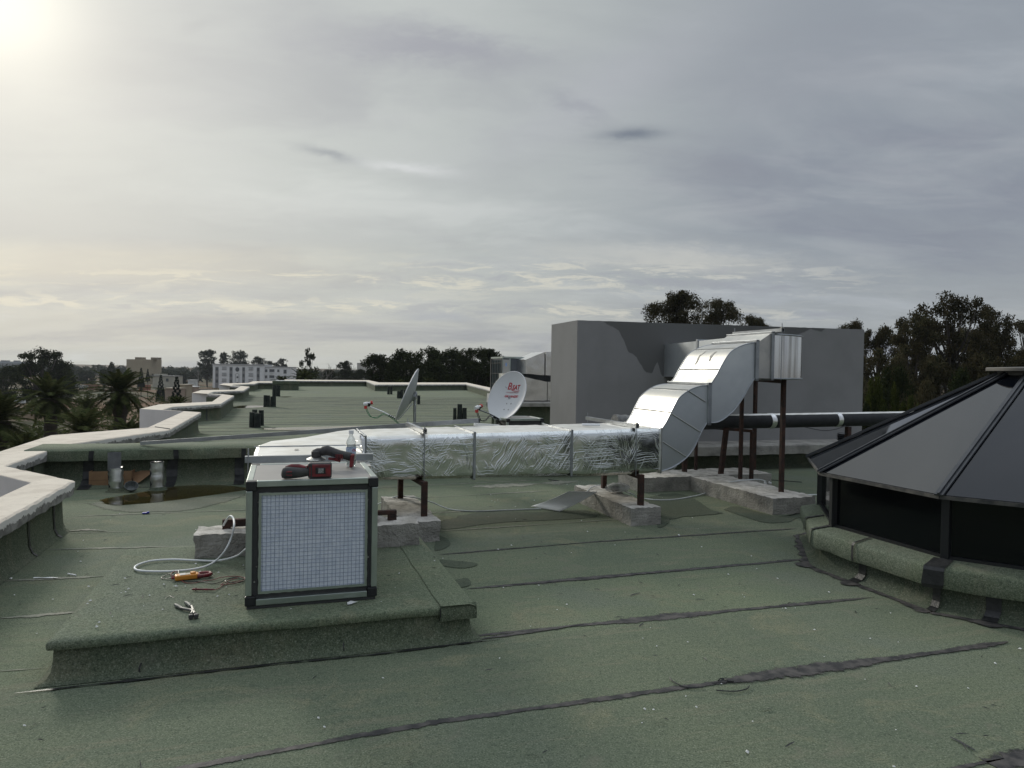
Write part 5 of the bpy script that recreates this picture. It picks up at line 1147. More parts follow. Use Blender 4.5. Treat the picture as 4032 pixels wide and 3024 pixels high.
foil_hexa('foil_duct', 'crinkled foil duct widening upwards between the air unit and the grey block', [(5.40,15.6,1.60),(5.86,15.6,1.57),(5.86,16.5,1.57),(5.40,16.5,1.60),(5.40,15.6,1.93),(5.86,15.6,2.12),(5.86,16.5,2.12),(5.40,16.5,1.93)])
foil_hexa('foil_duct', 'short square foil duct piece disappearing behind the grey block up high', [(5.88,15.58,1.57),(6.6,15.58,1.55),(6.6,16.5,1.55),(5.88,16.5,1.57),(5.88,15.58,2.12),(6.6,15.58,2.12),(6.6,16.5,2.12),(5.88,16.5,2.12)])
foil_hexa('foil_duct', 'lower foil duct with sloping top lying on the concrete edge behind the white dish', [(4.9,15.35,.985),(5.84,15.35,.985),(5.84,16.1,.985),(4.9,16.1,.985),(4.9,15.35,1.60),(5.84,15.35,1.42),(5.84,16.1,1.42),(4.9,16.1,1.60)])
foil_hexa('foil_duct', 'low foil duct end piece touching the grey block behind the white dish', [(5.86,15.36,.985),(6.6,15.36,.985),(6.6,16.1,.985),(5.86,16.1,.985),(5.86,15.36,1.42),(6.6,15.36,1.40),(6.6,16.1,1.40),(5.86,16.1,1.42)])

# ------------------------------------------------------------------ sheet, bag, cables, litter on the right
cs = [Vector((*GA(2090, 1994, .012)[:2], .012)), Vector((*GA(2205, 2014, .010)[:2], .010)), Vector((*GA(2354, 1936, .212)[:2], .212)), Vector((*GA(2239, 1934, .235)[:2], .235))]
o = tag(MB().grid([[cs[0].lerp(cs[1], i/8).lerp(cs[3].lerp(cs[2], i/8), j/8)+Vector((0,0,-.012*math.sin(math.pi*j/8))) for i in range(9)] for j in range(9)]).build('metal_sheet', mat('grey_sheet', (.80, .80, .78), (.74, .74, .72), .6, 0, 2), None, rot=(0, 0, TH)), 'flat grey sheet metal offcut leaning on the footing under the duct', 'metal sheet')
o.modifiers.new('s', 'SOLIDIFY').thickness = .003
q = GA(2440, 1938, .2)
bag = bpy.data.materials.new('clear_bag'); bag.use_nodes = True; b = NB(bag.node_tree)
tp = b.n('ShaderNodeBsdfTransparent'); tp.inputs[0].default_value = (.92, .92, .92, 1); ps = b.n('ShaderNodeBsdfPrincipled'); ps.inputs['Base Color'].default_value = (.62, .62, .61, 1); ps.inputs['Roughness'].default_value = .25
mx = b.n('ShaderNodeMixShader'); b.put(mx.inputs[0], b.ramp(b.noise(b.n('ShaderNodeTexCoord').outputs['Object'], 14, 4, .6), .3, .7, .35, .75)); b.t.links.new(tp.outputs[0], mx.inputs[1]); b.t.links.new(ps.outputs[0], mx.inputs[2]); b.t.links.new(mx.outputs[0], b.n('ShaderNodeOutputMaterial').inputs[0])
t = thing('plastic_bag', 'clear plastic bag with a dark part inside, lying on the footing by the rusty post', 'plastic bag', (q.x-.05, q.y, .2))
P = []
for i in range(13):
    f_ = i/12; rr = .078*math.sin(math.pi*min(.97, .08+f_*.85))**.6
    P.append([Vector((-.13+.30*f_, rr*1.15*math.cos(a_)*(1+.18*mnoise.noise(Vector((i*.7, a_, 3)))), max(.002, .055+rr*.8*math.sin(a_)*(1+.18*mnoise.noise(Vector((i*.7, a_, 8))))))) for a_ in np.linspace(0, 2*math.pi, 25)[:-1]])
MB().grid(P, True).build('bag_film', bag, t, smooth=50)
MB().tube([(-.05, 0, .04), (.0, .0, .05), (.05, 0, .035)], [.03, .04, .02], 8).build('dark_part', M['dark_grey'], t)
def cable(label, pts, r=.008, mm=None):
    return tag(MB().tube(spline([Vector((*GA(x, y, z)[:2], z)) for x, y, z in pts], 8), r, 8).build('cable', mm or M['cable_white'], None, rot=(0, 0, TH)), label, 'cable')
cable('white cable arching over the nearest footing and on to the grey sheet', [(1480, 1990, .06), (1520, 1970, .15), (1555, 1957, .215), (1590, 1954, .22), (1640, 1961, .22), (1700, 1978, .10), (1760, 2002, .02), (1820, 2011, .01), (1900, 2012, .01), (2000, 2008, .01), (2130, 2003, .01)])
cable('white cable rising over the footing edge behind the plastic bag', [(2312, 1935, .20), (2325, 1922, .21), (2350, 1912, .21), (2390, 1909, .21)], .007)
cable('white cable sweeping from the plastic bag up onto the long footing prong', [(2462, 1934, .21), (2490, 1946, .20), (2520, 1960, .02), (2580, 1968, .01), (2650, 1967, .01), (2720, 1956, .01), (2770, 1944, .02), (2815, 1925, .06), (2850, 1906, .14), (2880, 1897, .205), (2930, 1891, .212), (2985, 1888, .214), (3016, 1895, .21)])
cable('short white cable between the footing prong and the skylight corner', [(3170, 1949, .05), (3215, 1948, .03), (3300, 1950, .02)])
t = thing('cable_clip', 'pair of small white cable clips on the long footing prong', 'cable clip', (*GA(3012, 1905, .2)[:2], .2))
for x in (0, .075): MB().box(x, x+.035, 0, .03, 0, .012).box(x+.002, x+.010, .004, .026, .012, .03).build('clip', M['white_plastic'], t, smooth=0, bevel=.002)
cable('thin black cable on the felt right of the footing slab', [(3030, 1889, .01), (3090, 1893, .01), (3157, 1898, .01)], .006, M['black_plastic'])
q = GA(2620, 1850, .2); tag(MB().tube([(0, 0, .035), (.16, 0, .035), (.19, 0, .035), (.215, 0, .035)], [.034, .034, .016, .013], 14).build('fallen_bottle', pet, None, loc=W(q.x, q.y, .2), rot=(0, 0, TH+R(12))), 'crushed clear plastic bottle lying on the footing below the first bend', 'bottle')
q = GA(2160, 1890); tag(MB().tube([(0, 0, .006), (.10, -.16, .006)], .008, 8).build('black_rod', M['black_plastic'], None, loc=W(q.x, q.y, 0), rot=(0, 0, TH)), 'short black rod on the felt beneath the duct', 'rod')
p, q = GA(611, 1682, .5), GA(668, 1690, .5); tag(MB().bar(p+Vector((0, 0, .008)), q+Vector((0, 0, .008)), .02, .012).build('flat_bar', M['charcoal'], None, smooth=0, rot=(0, 0, TH)), 'thin dark metal bar lying across the white coping', 'metal bar')
q = GA(572, 2024); tag(MB().box(-.03, .02, -.02, .02, 0, .012).box(.015, .04, -.01, .015, 0, .02).build('blue_scrap', mat('blue_scrap', (.01, .02, .30), None, .4), None, smooth=0, bevel=.004, loc=W(q.x, q.y, .006), rot=(0, 0, TH)), 'small bright blue plastic scrap on the felt left of the filter box', 'scrap')
p = gz(1375, 2378, .224); tag(MB().add([Vector(v_) for v_ in ((-.012, -.022, 0), (.012, -.028, .004), (.022, -.012, .003), (.055, -.004, .010), (.040, .010, .004), (.010, .012, .012), (-.012, .014, .002))], [tuple(range(7))]).build('paper_scrap', M['white_paint'], None, smooth=0, loc=W(p.x, p.y, .228), rot=(0, 0, TH)), 'torn white scrap at the right foot of the filter box', 'scrap')
# scattered crumbs, flakes and twigs: nobody could count them
def litter(name, label, mm, n, seed, kind):
    rg = random.Random(seed); mb = MB()
    for i in range(n):
        x = rg.uniform(-1.2, 1.12) if i % 5 == 0 else rg.uniform(-2, 5)
        if i % 5 == 0: y, z = rg.uniform(4.3, 5.6), .2275
        else: y, z = 2.2+rg.random()**1.3*7.5, .007
        if z < .1 and -1.35 < x < 1.35 and 3.95 < y < 6.3: continue
        if math.hypot(x-SC[0], y-SC[1]) < 2.25: continue
        s = rg.uniform(.003, .0095)*(1.6 if rg.random() < .08 else 1); a_ = rg.uniform(0, 6.28); ca, sa = math.cos(a_), math.sin(a_)
        if kind == 'flake': loc = [(-s, -s*.5, 0), (s*.8, -s*.7, s*.2), (s, s*.4, s*.5), (-s*.2, s*.8, s*.3), (0, 0, s*.9)]; fs = [(0, 1, 4), (1, 2, 4), (2, 3, 4), (3, 0, 4)]
        else: l_ = s*rg.uniform(1.5, 4.5); loc = [(-l_, -s*.25, 0), (l_, -s*.2+s*.6*rg.random(), .001), (l_, s*.3, .002), (-l_*.2, s*.45, .004), (-l_, s*.2, .001)]; fs = [(0, 1, 2, 3, 4)]
        mb.add([W(x+q_[0]*ca-q_[1]*sa, y+q_[0]*sa+q_[1]*ca, z+q_[2]) for q_ in loc], fs)
    return struct(mb.build(name, mm, None, smooth=0), label, 'stuff')
litter('white_flakes', 'small white plaster flakes scattered over the felt', M['white_paint'], 230, 3, 'flake')
litter('dark_litter', 'tiny dark twigs and bitumen crumbs scattered over the felt', M['tar'], 260, 5, 'twig')
t = thing('white_stick', 'short white plastic stick on the felt at the far left', 'stick', (*GA(283, 2268)[:2], .006), R(-40)); MB().tube([(-.045, 0, .006), (.045, 0, .006)], .006, 8).build('stick', M['white_plastic'], t)
q = GA(180, 2279); tag(MB().grid([[Vector((x, y, .006+.006*math.sin(x*60)*y*20)) for y in (-.010, .010)] for x in np.linspace(-.09, .09, 12)]).build('white_strip', M['white_plastic'], None, loc=W(q.x, q.y, .004), rot=(0, 0, TH+R(-14))), 'crumpled white film strip left of the short white stick', 'scrap')
# bitumen threads pulled from a lap
for lb_, pts in (('curled black bitumen thread beside the nearest thick lap', [(2637, 2668), (2650, 2682), (2690, 2703), (2730, 2707), (2770, 2705)]), ('looped black bitumen thread under the nearest thick lap', [(2820, 2717), (2850, 2720), (2900, 2721), (2940, 2712), (2950, 2700)]), ('small black bitumen curl above the nearest thick lap', [(2828, 2680), (2836, 2672), (2850, 2672), (2865, 2680), (2890, 2682)])):
    tag(MB().tube(spline([GA(x, y, .010) for x, y in pts], 6), .0032, 5).build('bitumen_thread', M['tar'], None, rot=(0, 0, TH)), lb_, 'bitumen thread')

# ------------------------------------------------------------------ trees
def leaf_cloud(centers, radii, per, leaf, seed, droop=.3, flat=.75, shell=.55):
    rg = np.random.default_rng(seed); V, n_tot = [], 0
    for c_, r_, n in zip(centers, radii, per):
        d = rg.normal(size=(n, 3)); d /= np.linalg.norm(d, axis=1)[:, None]
        rad = r_*(shell+(1-shell)*rg.random((n, 1)))*(0.75+.5*rg.random((n, 1)))
        p = np.array(c_)+d*rad*np.array([1, 1, flat])
        a = rg.normal(size=(n, 3)); a[:, 2] -= droop; a /= np.linalg.norm(a, axis=1)[:, None]
        b_ = np.cross(a, rg.normal(size=(n, 3))); b_ /= np.linalg.norm(b_, axis=1)[:, None]
        s = leaf*(.55+.9*rg.random((n, 1))); w_ = s*.42
        q = np.stack([p-a*s-b_*w_*.3, p+b_*w_, p+a*s+b_*w_*.1, p-b_*w_], axis=1); V.append(q.reshape(-1, 3)); n_tot += n
    return np.concatenate(V), np.arange(n_tot*4).reshape(-1, 4)
M['leaf_olive'] = leaf_mat('leaf_olive', [(.022, .025, .013), (.050, .052, .026), (.086, .078, .042), (.066, .054, .030)])
M['leaf_dark'] = leaf_mat('leaf_dark', [(.010, .015, .007), (.021, .029, .012), (.040, .048, .019)], .15)
M['leaf_green'] = leaf_mat('leaf_green', [(.018, .028, .008), (.040, .055, .014), (.075, .085, .022)], .3)
M['leaf_far'] = leaf_mat('leaf_far', [(.018, .024, .016), (.032, .040, .026), (.045, .050, .032)], .15)
M['leaf_pine'] = leaf_mat('leaf_pine', [(.006, .012, .009), (.012, .020, .014), (.018, .028, .018)], .1)
M['palm_leaf'] = leaf_mat('palm_leaf', [(.022, .034, .012), (.048, .062, .022), (.085, .090, .038)], .2)
M['bare'] = mat('bare_twigs', (.20, .18, .16), (.14, .13, .12), .95)
def crown_pts(kind, seed):
    """clump centres and radii of a crown one unit wide and one unit high"""
    rg = random.Random(seed); c_, r_ = [], []
    if kind in ('euc', 'round'):
        N_ = 84 if kind == 'euc' else 90
        for k_ in range(N_):
            a_ = rg.uniform(0, 6.28); z = .04+.86*rg.random(); rm = .42*math.sqrt(max(.06, 1-((z-.36)/.60)**2))*(.82+.26*math.sin(2.3*a_+seed)+.10*math.sin(5*a_+z*9)); t_ = rg.random()**.40
            c_.append((rm*t_*math.cos(a_), rm*t_*math.sin(a_), z)); r_.append(rg.uniform(.055, .105) if kind == 'euc' else rg.uniform(.075, .135))
    elif kind == 'cone':
        for k_ in range(52):
            a_ = rg.uniform(0, 6.28); z = .02+.93*rg.random(); rm = .44*(1-z)**.62+.02; t_ = rg.random()**.45
            c_.append((rm*t_*math.cos(a_), rm*t_*math.sin(a_), z)); r_.append(.05+.085*(1-z))
    elif kind == 'spruce':
        for k_ in range(14):
            z = .06+.9*k_/14; rm = .46*(1-z)**.9+.012; m_ = max(3, int(8*(1-z)))
            for q_ in range(m_):
                a_ = 6.28*q_/m_+k_; c_.append((rm*.72*math.cos(a_), rm*.72*math.sin(a_), z-.02)); r_.append(.035+.075*(1-z))
    elif kind == 'bush':
        for k_ in range(34):
            a_ = rg.uniform(0, 6.28); t_ = rg.random()**.5; z = rg.uniform(.05, .88)*(1-.35*t_*t_); c_.append((.40*t_*math.cos(a_), .40*t_*math.sin(a_), z)); r_.append(rg.uniform(.08, .14))
    return c_, r_
PROTO = {}
def proto(kind, v, per, leaf):
    key = (kind, v, per)
    if key not in PROTO:
        c_, r_ = crown_pts(kind, 11*v+len(kind)); tot = sum(q*q for q in r_)
        V_, Q_ = leaf_cloud(c_, r_, [max(12, int(per*q*q/tot)) for q in r_], leaf, v*7+3, .6 if kind == 'euc' else .15, .85 if kind in ('euc', 'round') else .55 if kind == 'spruce' else .9, .30 if kind == 'euc' else .45)
        zt = np.quantile(V_[:, 2], .9995); V_[:, 2] /= zt
        cm = fast_mesh(kind+'_crown', V_, Q_); mb = MB()
        for c2 in c_[::2 if kind == 'euc' else 3]:
            e_ = Vector(c2); s_ = Vector((0, 0, max(-.25, e_.z-.55))); mid_ = s_.lerp(e_, .55)+Vector((0, 0, -.05)); mb.tube([s_, mid_, e_], [.016, .010, .003], 5)
        me = bpy.data.meshes.new(kind+'_limbs'); me.from_pydata(mb.v, [], mb.f); me.shade_smooth(); me.materials.append(M['wood'])
        mb = MB().tube([(0, 0, 0), (.12, .04, .35), (-.08, .1, .7), (0, 0, 1)], [1, .8, .66, .55], 9); tk = bpy.data.meshes.new(kind+'_trunk'); tk.from_pydata(mb.v, [], mb.f); tk.shade_smooth(); tk.materials.append(M['wood'])
        PROTO[key] = (cm, me, tk)
    return PROTO[key]
MATCOPY = {}
def tree(kind, label, x0, x1, ytop, Y, leafm='leaf_dark', per=5200, leaf=.026, v=0, base=None, name=None, group=None, asp=None):
    """crown as wide as the pixels x0..x1 at distance Y, its top at pixel row ytop; asp = crown height over width"""
    base = GZ if base is None else base
    cm, lm, tm = proto(kind, v, per, leaf)
    if (cm.name, leafm) not in MATCOPY:
        c2 = cm.copy(); c2.materials.clear(); c2.materials.append(M[leafm]); MATCOPY[(cm.name, leafm)] = c2
    p = D((x0+x1)/2, ytop, Y); wd = (x1-x0)*Y/F_PX*1.06; h = p.z-base
    asp = asp or {'euc': .95, 'round': .95, 'cone': 1.7, 'spruce': 2.2, 'bush': .9}[kind]
    ch = min(h*(.98 if kind in ('bush', 'spruce', 'cone') else .84), wd*asp)
    if kind == 'bush': ch = min(h, max(ch, h*.5))
    t = bpy.data.objects.new(name or ('bush' if kind == 'bush' else 'tree'), None); col.objects.link(t); t.location = (p.x, Y, base); tag(t, label, 'bush' if kind == 'bush' else 'tree', group)
    t.rotation_euler = (0, 0, (x0*.37+ytop) % 6.28)
    for nm, me, sc_, z_ in (('crown', MATCOPY[(cm.name, leafm)], (wd, wd, ch), h-ch), ('limbs', lm, (wd, wd, ch), h-ch), ('trunk', tm, (wd*.030+.05,)*2+(max(.3, h-ch*.75),), 0)):
        if kind == 'bush' and nm == 'trunk': continue
        o = bpy.data.objects.new(nm, me); col.objects.link(o); o.parent = t; o.scale = sc_; o.location = (0, 0, z_)
    return t
GR = 'eucalyptus trees behind the grey block'
N1, L1_ = 17000, .0145
for k_, lb_, x0, x1, yt, Y, v_, asp_ in [('round', 'broad eucalyptus crown rising over the middle of the grey block', 2535, 2790, 1146, 62, 0, 1.0), ('round', 'second eucalyptus crown over the grey block, right of the broad one', 2720, 2935, 1174, 64, 1, 1.1), ('round', 'small leafy crown tip over the grey block left of the top bare duct', 2890, 3060, 1240, 66, 2, 1.0),
        ('round', 'little eucalyptus tip peeping over the right end of the grey block', 3270, 3440, 1260, 58, 2, 1.2), ('euc', 'dark eucalyptus touching the right edge of the grey block', 3360, 3560, 1282, 54, 0, 1.5), ('euc', 'wide eucalyptus between the grey block and the tallest crown', 3460, 3730, 1224, 50, 1, 1.25), ('euc', 'tallest eucalyptus with sky showing through it above the skylight', 3590, 3920, 1154, 52, 3, 1.15),
        ('euc', 'ragged eucalyptus right of the tallest one', 3780, 4030, 1200, 54, 4, 1.3), ('euc', 'eucalyptus cut by the right edge of the photo', 3930, 4200, 1234, 50, 2, 1.2), ('euc', 'far eucalyptus filling the gap behind the tallest one', 3680, 3990, 1285, 70, 0, 1.1)]:
    tree(k_, lb_, x0, x1, yt, Y, 'leaf_olive', 26000 if k_ == 'round' else N1, L1_, v_, group=GR, asp=asp_)
for i, (x0, x1, yt, Y, lm, lb_) in enumerate([(3370, 3610, 1372, 46, 'leaf_olive', 'brownish bush mass beside the grey block below the eucalyptus crowns'), (3540, 3820, 1395, 44, 'leaf_olive', 'brown green bush mass below the tallest eucalyptus'), (3720, 4010, 1392, 45, 'leaf_olive', 'brownish bush mass right below the ragged eucalyptus'), (3890, 4160, 1378, 43, 'leaf_olive', 'bush mass above the skylight cap at the right edge'),
        (3400, 3500, 1480, 33, 'leaf_green', 'bright green bush against the right edge of the grey block'), (3480, 3560, 1508, 31, 'leaf_green', 'pointed bright green bush above the black pipe'), (3530, 3640, 1560, 30, 'leaf_green', 'low green bush where the black pipe meets the skylight'), (3540, 3760, 1492, 36, 'leaf_olive', 'grey brown rounded bush behind the skylight ridge'), (3680, 3900, 1450, 38, 'leaf_dark', 'dark bush behind the upper skylight ridge'), (3380, 3480, 1560, 32, 'leaf_dark', 'dark low bush behind the pipe beside the grey block'), (3440, 3620, 1440, 42, 'leaf_dark', 'dark bush filling the gap behind the bright green ones')]):
    tree('bush', lb_, x0, x1, yt, Y, lm, 12000, .020, i % 3, group='bushes behind the skylight')
GD = 'dark trees behind the back parapet'
N2, L2_ = 11000, .022
for x0, x1, yt, Y, k_, v_, lb_ in [(1400, 1590, 1394, 92, 'round', 0, 'dark tree at the left end of the dense row behind the back parapet'), (1490, 1700, 1374, 88, 'round', 1, 'dark tree second from the left in the dense row, behind the grey dish'), (1590, 1790, 1366, 94, 'round', 3, 'highest dark tree of the dense row, right above the grey dish'), (1690, 1880, 1369, 90, 'round', 2, 'dark tree of the dense row between the two dishes'), (1790, 1940, 1368, 86, 'round', 4, 'narrow topped dark tree left of the air unit'), (1850, 2010, 1372, 92, 'round', 0, 'dark tree reaching the rooftop air unit at the right end of the row'), (1920, 2100, 1420, 96, 'round', 1, 'low dark crown behind the rooftop air unit'), (2040, 2190, 1425, 98, 'round', 2, 'low dark crown hidden behind the foil ducts'),
        (1320, 1400, 1420, 200, 'round', 1, 'rounded dull tree in front of the far pale building'), (1375, 1450, 1452, 190, 'round', 2, 'low dull tree at the foot of the far pale building'), (1255, 1340, 1455, 210, 'round', 0, 'low dull tree right of the conical one'), (1440, 1520, 1470, 120, 'bush', 1, 'low dark shrub before the dense row'), (1500, 1660, 1420, 84, 'bush', 0, 'dark undergrowth below the dense row, left of the grey dish'), (1640, 1800, 1425, 84, 'bush', 2, 'dark undergrowth below the dense row, right of the grey dish'), (1760, 1960, 1420, 84, 'bush', 1, 'dark undergrowth below the right end of the dense row')]:
    tree(k_, lb_, x0, x1, yt, Y, 'leaf_dark', N2, L2_, v_, group=GD)
tree('cone', 'tall ragged conical tree standing alone right of the white apartment block', 1160, 1268, 1371, 180, 'leaf_dark', 7000, .024, 1)
tree('euc', 'wide dark eucalyptus group at the far left behind the first palm', 40, 290, 1370, 150, 'leaf_dark', 12000, .018, 3)
tree('euc', 'lower right shoulder of the far left eucalyptus group', 170, 285, 1412, 158, 'leaf_dark', 9000, .020, 1)
tree('round', 'dark tree mass cut by the left edge of the photo', -60, 110, 1437, 165, 'leaf_dark', 9000, .020, 2)
tree('round', 'dark tree mass low behind the two left palms', 150, 320, 1450, 190, 'leaf_dark', 9000, .020, 0)
GA_ = 'trees around the white apartment block'
for x0, x1, yt, Y, k_, v_, lb_ in [(766, 866, 1375, 366, 'euc', 0, 'tall tree hugging the left corner of the white apartment block'), (855, 905, 1385, 385, 'euc', 1, 'narrow tree behind the left end of the white apartment roof'), (895, 990, 1378, 390, 'round', 1, 'broad dark tree behind the middle of the white apartment roof'), (980, 1050, 1402, 395, 'round', 2, 'tree behind the right end of the white apartment roof'), (1040, 1090, 1420, 395, 'round', 0, 'low tree behind the lower wing of the white apartment block'), (1085, 1142, 1410, 400, 'euc', 2, 'light tree behind the far end of the lower wing'),
        (412, 468, 1424, 260, 'cone', 0, 'upright dark tree left of the tan tower'), (380, 440, 1452, 300, 'round', 1, 'low dark tree left of the upright one'), (590, 690, 1468, 380, 'round', 2, 'dark tree group behind the cream house'), (690, 745, 1470, 360, 'round', 0, 'dull tree right of the cream house'), (735, 800, 1462, 400, 'round', 1, 'brownish round tree before the white apartment block'), (290, 390, 1458, 330, 'round', 0, 'dull trees above the white truck')]:
    tree(k_, lb_, x0, x1, yt, Y, 'leaf_far' if Y > 320 else 'leaf_dark', 3600, .032, v_, group=GA_)
for x0, x1, yt, Y, lb_ in [(540, 572, 1448, 240, 'small araucaria in front of the tan tower, left one'), (572, 592, 1452, 235, 'small slim araucaria in front of the tan tower, right one'), (508, 524, 1455, 260, 'tiny spire of a conifer before the left half of the tan tower'), (612, 655, 1476, 215, 'dark spreading conifer before the cream house'), (664, 728, 1482, 118, 'dark dense conifer standing close beyond the parapet')]:
    tree('spruce', lb_, x0, x1, yt, Y, 'leaf_pine', 4200, .034, 0, name='conifer')
# bare pale tree left of the apartment, and right by the far building
def bare(label, x0, x1, yt, Y):
    p = D((x0+x1)/2, yt, Y); h = p.z-GZ; wd = (x1-x0)*Y/F_PX; rg = random.Random(int(x0)); mb = MB()
    def br(s_, d_, l_, r_, n_):
        e_ = s_+d_*l_; mb.tube([s_, s_.lerp(e_, .5)+Vector((rg.uniform(-.05, .05)*l_, 0, .02*l_)), e_], [r_, r_*.75, r_*.5], 4, False)
        if n_:
            for k_ in range(3): br(s_.lerp(e_, rg.uniform(.6, 1)), (d_+Vector((rg.uniform(-.8, .8), rg.uniform(-.8, .8), rg.uniform(-.1, .5)))).normalized(), l_*.62, r_*.5, n_-1)
    br(Vector((0, 0, 0)), Vector((0, 0, 1)), h*.45, h*.022, 4)
    t = bpy.data.objects.new('bare_tree', None); col.objects.link(t); t.location = (p.x, Y, GZ); tag(t, label, 'tree'); mb.build('branches', M['bare'], t)
bare('leafless pale tree left of the white apartment block', 765, 800, 1438, 350); bare('leafless pale tree in front of the far pale building', 1383, 1405, 1424, 230); bare('leafless grey sapling right beside the conical tree', 1248, 1268, 1408, 178)
# the far wood: reads as one dark band
rg_ = random.Random(5); c_, r_, n_ = [], [], []
for i in range(420):
    Y = rg_.uniform(430, 900); px = rg_.uniform(-500, 4400) if i % 3 else rg_.uniform(-300, 1500); p = D(px, 1440, Y); g_ = GZ+max(0, math.hypot(p.x, Y)-500)*.0035
    h = rg_.uniform(6.5, 10.5); c_ += [(p.x, Y, g_+h*.62), (p.x+rg_.uniform(-5, 5), Y+2, g_+h*.35)]; r_ += [h*.42, h*.55]; n_ += [70, 60]
V_, Q_ = leaf_cloud(c_, r_, n_, 1.15, 77, .1, .8, .5)
me = fast_mesh('far_wood', V_, Q_); struct(link('far_wood', me, M['leaf_far']), 'hazy dark band of far off woodland along the horizon', 'stuff')
# undergrowth close below the parapet
c_, r_, n_ = [], [], []
for i in range(150):
    Y = rg_.uniform(60, 300); px = rg_.uniform(-200, 1500); p = D(px, 1500, Y); h = rg_.uniform(.8, 3.0); c_.append((p.x, Y, GZ+h*.4)); r_.append(h); n_.append(110)
V_, Q_ = leaf_cloud(c_, r_, n_, .30, 78, .1, .6, .5)
me = fast_mesh('scrub', V_, Q_); struct(link('scrub', me, M['leaf_green']), 'low scrub scattered over the reddish ground', 'stuff')

# ------------------------------------------------------------------ date palms
def palm_mesh(seed):
    rg = np.random.default_rng(seed); V_, Q_ = [], []
    for i in range(58):
        f_ = i/57; az = i*2.39996+rg.uniform(-.15, .15); el0 = R(82)-f_*R(118)+rg.uniform(-.1, .1); L = (.82+.28*rg.random())*(1-.18*(f_ > .85))*(.66+.34*min(1, f_/.4)); bend = R(42)+rg.uniform(-.15, .35)
        S = 24; p = np.zeros(3); pts = []; dirs = []
        for s in range(S+1):
            e = el0-bend*(s/S)**1.4; d = np.array([math.cos(e)*math.cos(az), math.cos(e)*math.sin(az), math.sin(e)]); pts.append(p.copy()); dirs.append(d); p = p+d*L/S
        side0 = np.array([-math.sin(az), math.cos(az), 0])
        for s in range(2, S+1):
            d = dirs[s]; u_ = np.cross(side0, d); t_ = s/S; ll = .150*L*math.sin(math.pi*(.10+.86*t_))**.6+.02
            for sg in (-1, 1):
                for sub in (0, .5):
                    a = pts[s]-d*L/S*sub; dd = side0*sg*.78+d*.62-u_*.0+u_*(.22-.25*rg.random()); dd /= np.linalg.norm(dd); tip = a+dd*ll*(.85+.3*rg.random())+np.array([0, 0, -.05*ll]); w_ = d*.0135
                    o = len(V_); V_ += [a-w_, a+w_, tip+w_*.25, tip-w_*.25]; Q_.append((o, o+1, o+2, o+3))
        for s in range(S):
            w_ = side0*.011*(1-s/S*.7); o = len(V_); V_ += [pts[s]-w_, pts[s]+w_, pts[s+1]+w_, pts[s+1]-w_]; Q_.append((o, o+1, o+2, o+3))
    return fast_mesh('palm_fronds', np.array(V_), np.array(Q_))
PM = [palm_mesh(1), palm_mesh(2)]
for m_ in PM: m_.materials.append(M['palm_leaf'])
def palm(label, cx_, cy_, rpx, Y, v=0, tilt=0.0, group='date palms below the parapet'):
    p = D(cx_, cy_, Y); r_ = rpx*Y/F_PX; t = bpy.data.objects.new('palm_tree', None); col.objects.link(t); t.location = (p.x, Y, GZ); tag(t, label, 'palm tree', group)
    o = bpy.data.objects.new('fronds', PM[v]); col.objects.link(o); o.parent = t; o.location = (0, 0, p.z-GZ); o.scale = (r_,)*3; o.rotation_euler = (tilt, 0, cx_*.7)
    h = p.z-GZ; rows = []
    for k_ in range(26):
        f_ = k_/25; z = h*f_; rr = r_*(.13+.05*(1-f_)+(.07 if f_ > .86 else 0))*(1+.10*(k_ % 2)); rows.append([Vector((rr*math.cos(a_), rr*math.sin(a_), z)) for a_ in np.linspace(0, 2*math.pi, 13)[:-1]])
    mb = MB().grid(rows, True); mb.f.append(tuple(range(len(mb.v)-12, len(mb.v)))); mb.build('trunk', M['wood'], t)
    return t
palm('date palm nearest the left edge with its whole crown in view', 200, 1568, 152, 48, 0)
palm('biggest date palm, between the first palm and the white parapet corner', 474, 1546, 150, 44, 1)
palm('lower date palm in front of and between the two big ones', 328, 1706, 165, 34, 0)
palm('date palm with fronds cut by the left edge of the photo', -5, 1660, 195, 36, 1)
palm('low date palm whose fronds brush the nearest coping', 100, 1790, 150, 30, 0)
palm('low date palm behind the trunk of the biggest one', 500, 1725, 130, 40, 0)
palm('dim date palm crown between and beyond the two big ones', 345, 1612, 80, 62, 1)
palm('small date palm showing only fronds left of the second white wall', 700, 1596, 62, 52, 1)
palm('date palm crown over the back parapet beside the white apartment block', 1195, 1498, 75, 84, 0)
palm('palm crown tip half behind the white apartment lower wing', 1110, 1508, 48, 84, 1)
palm('palm crown just right of the grey dish above the back parapet', 1688, 1512, 44, 78, 0)
palm('palm crown just left of the grey dish above the back parapet', 1572, 1516, 36, 78, 1)

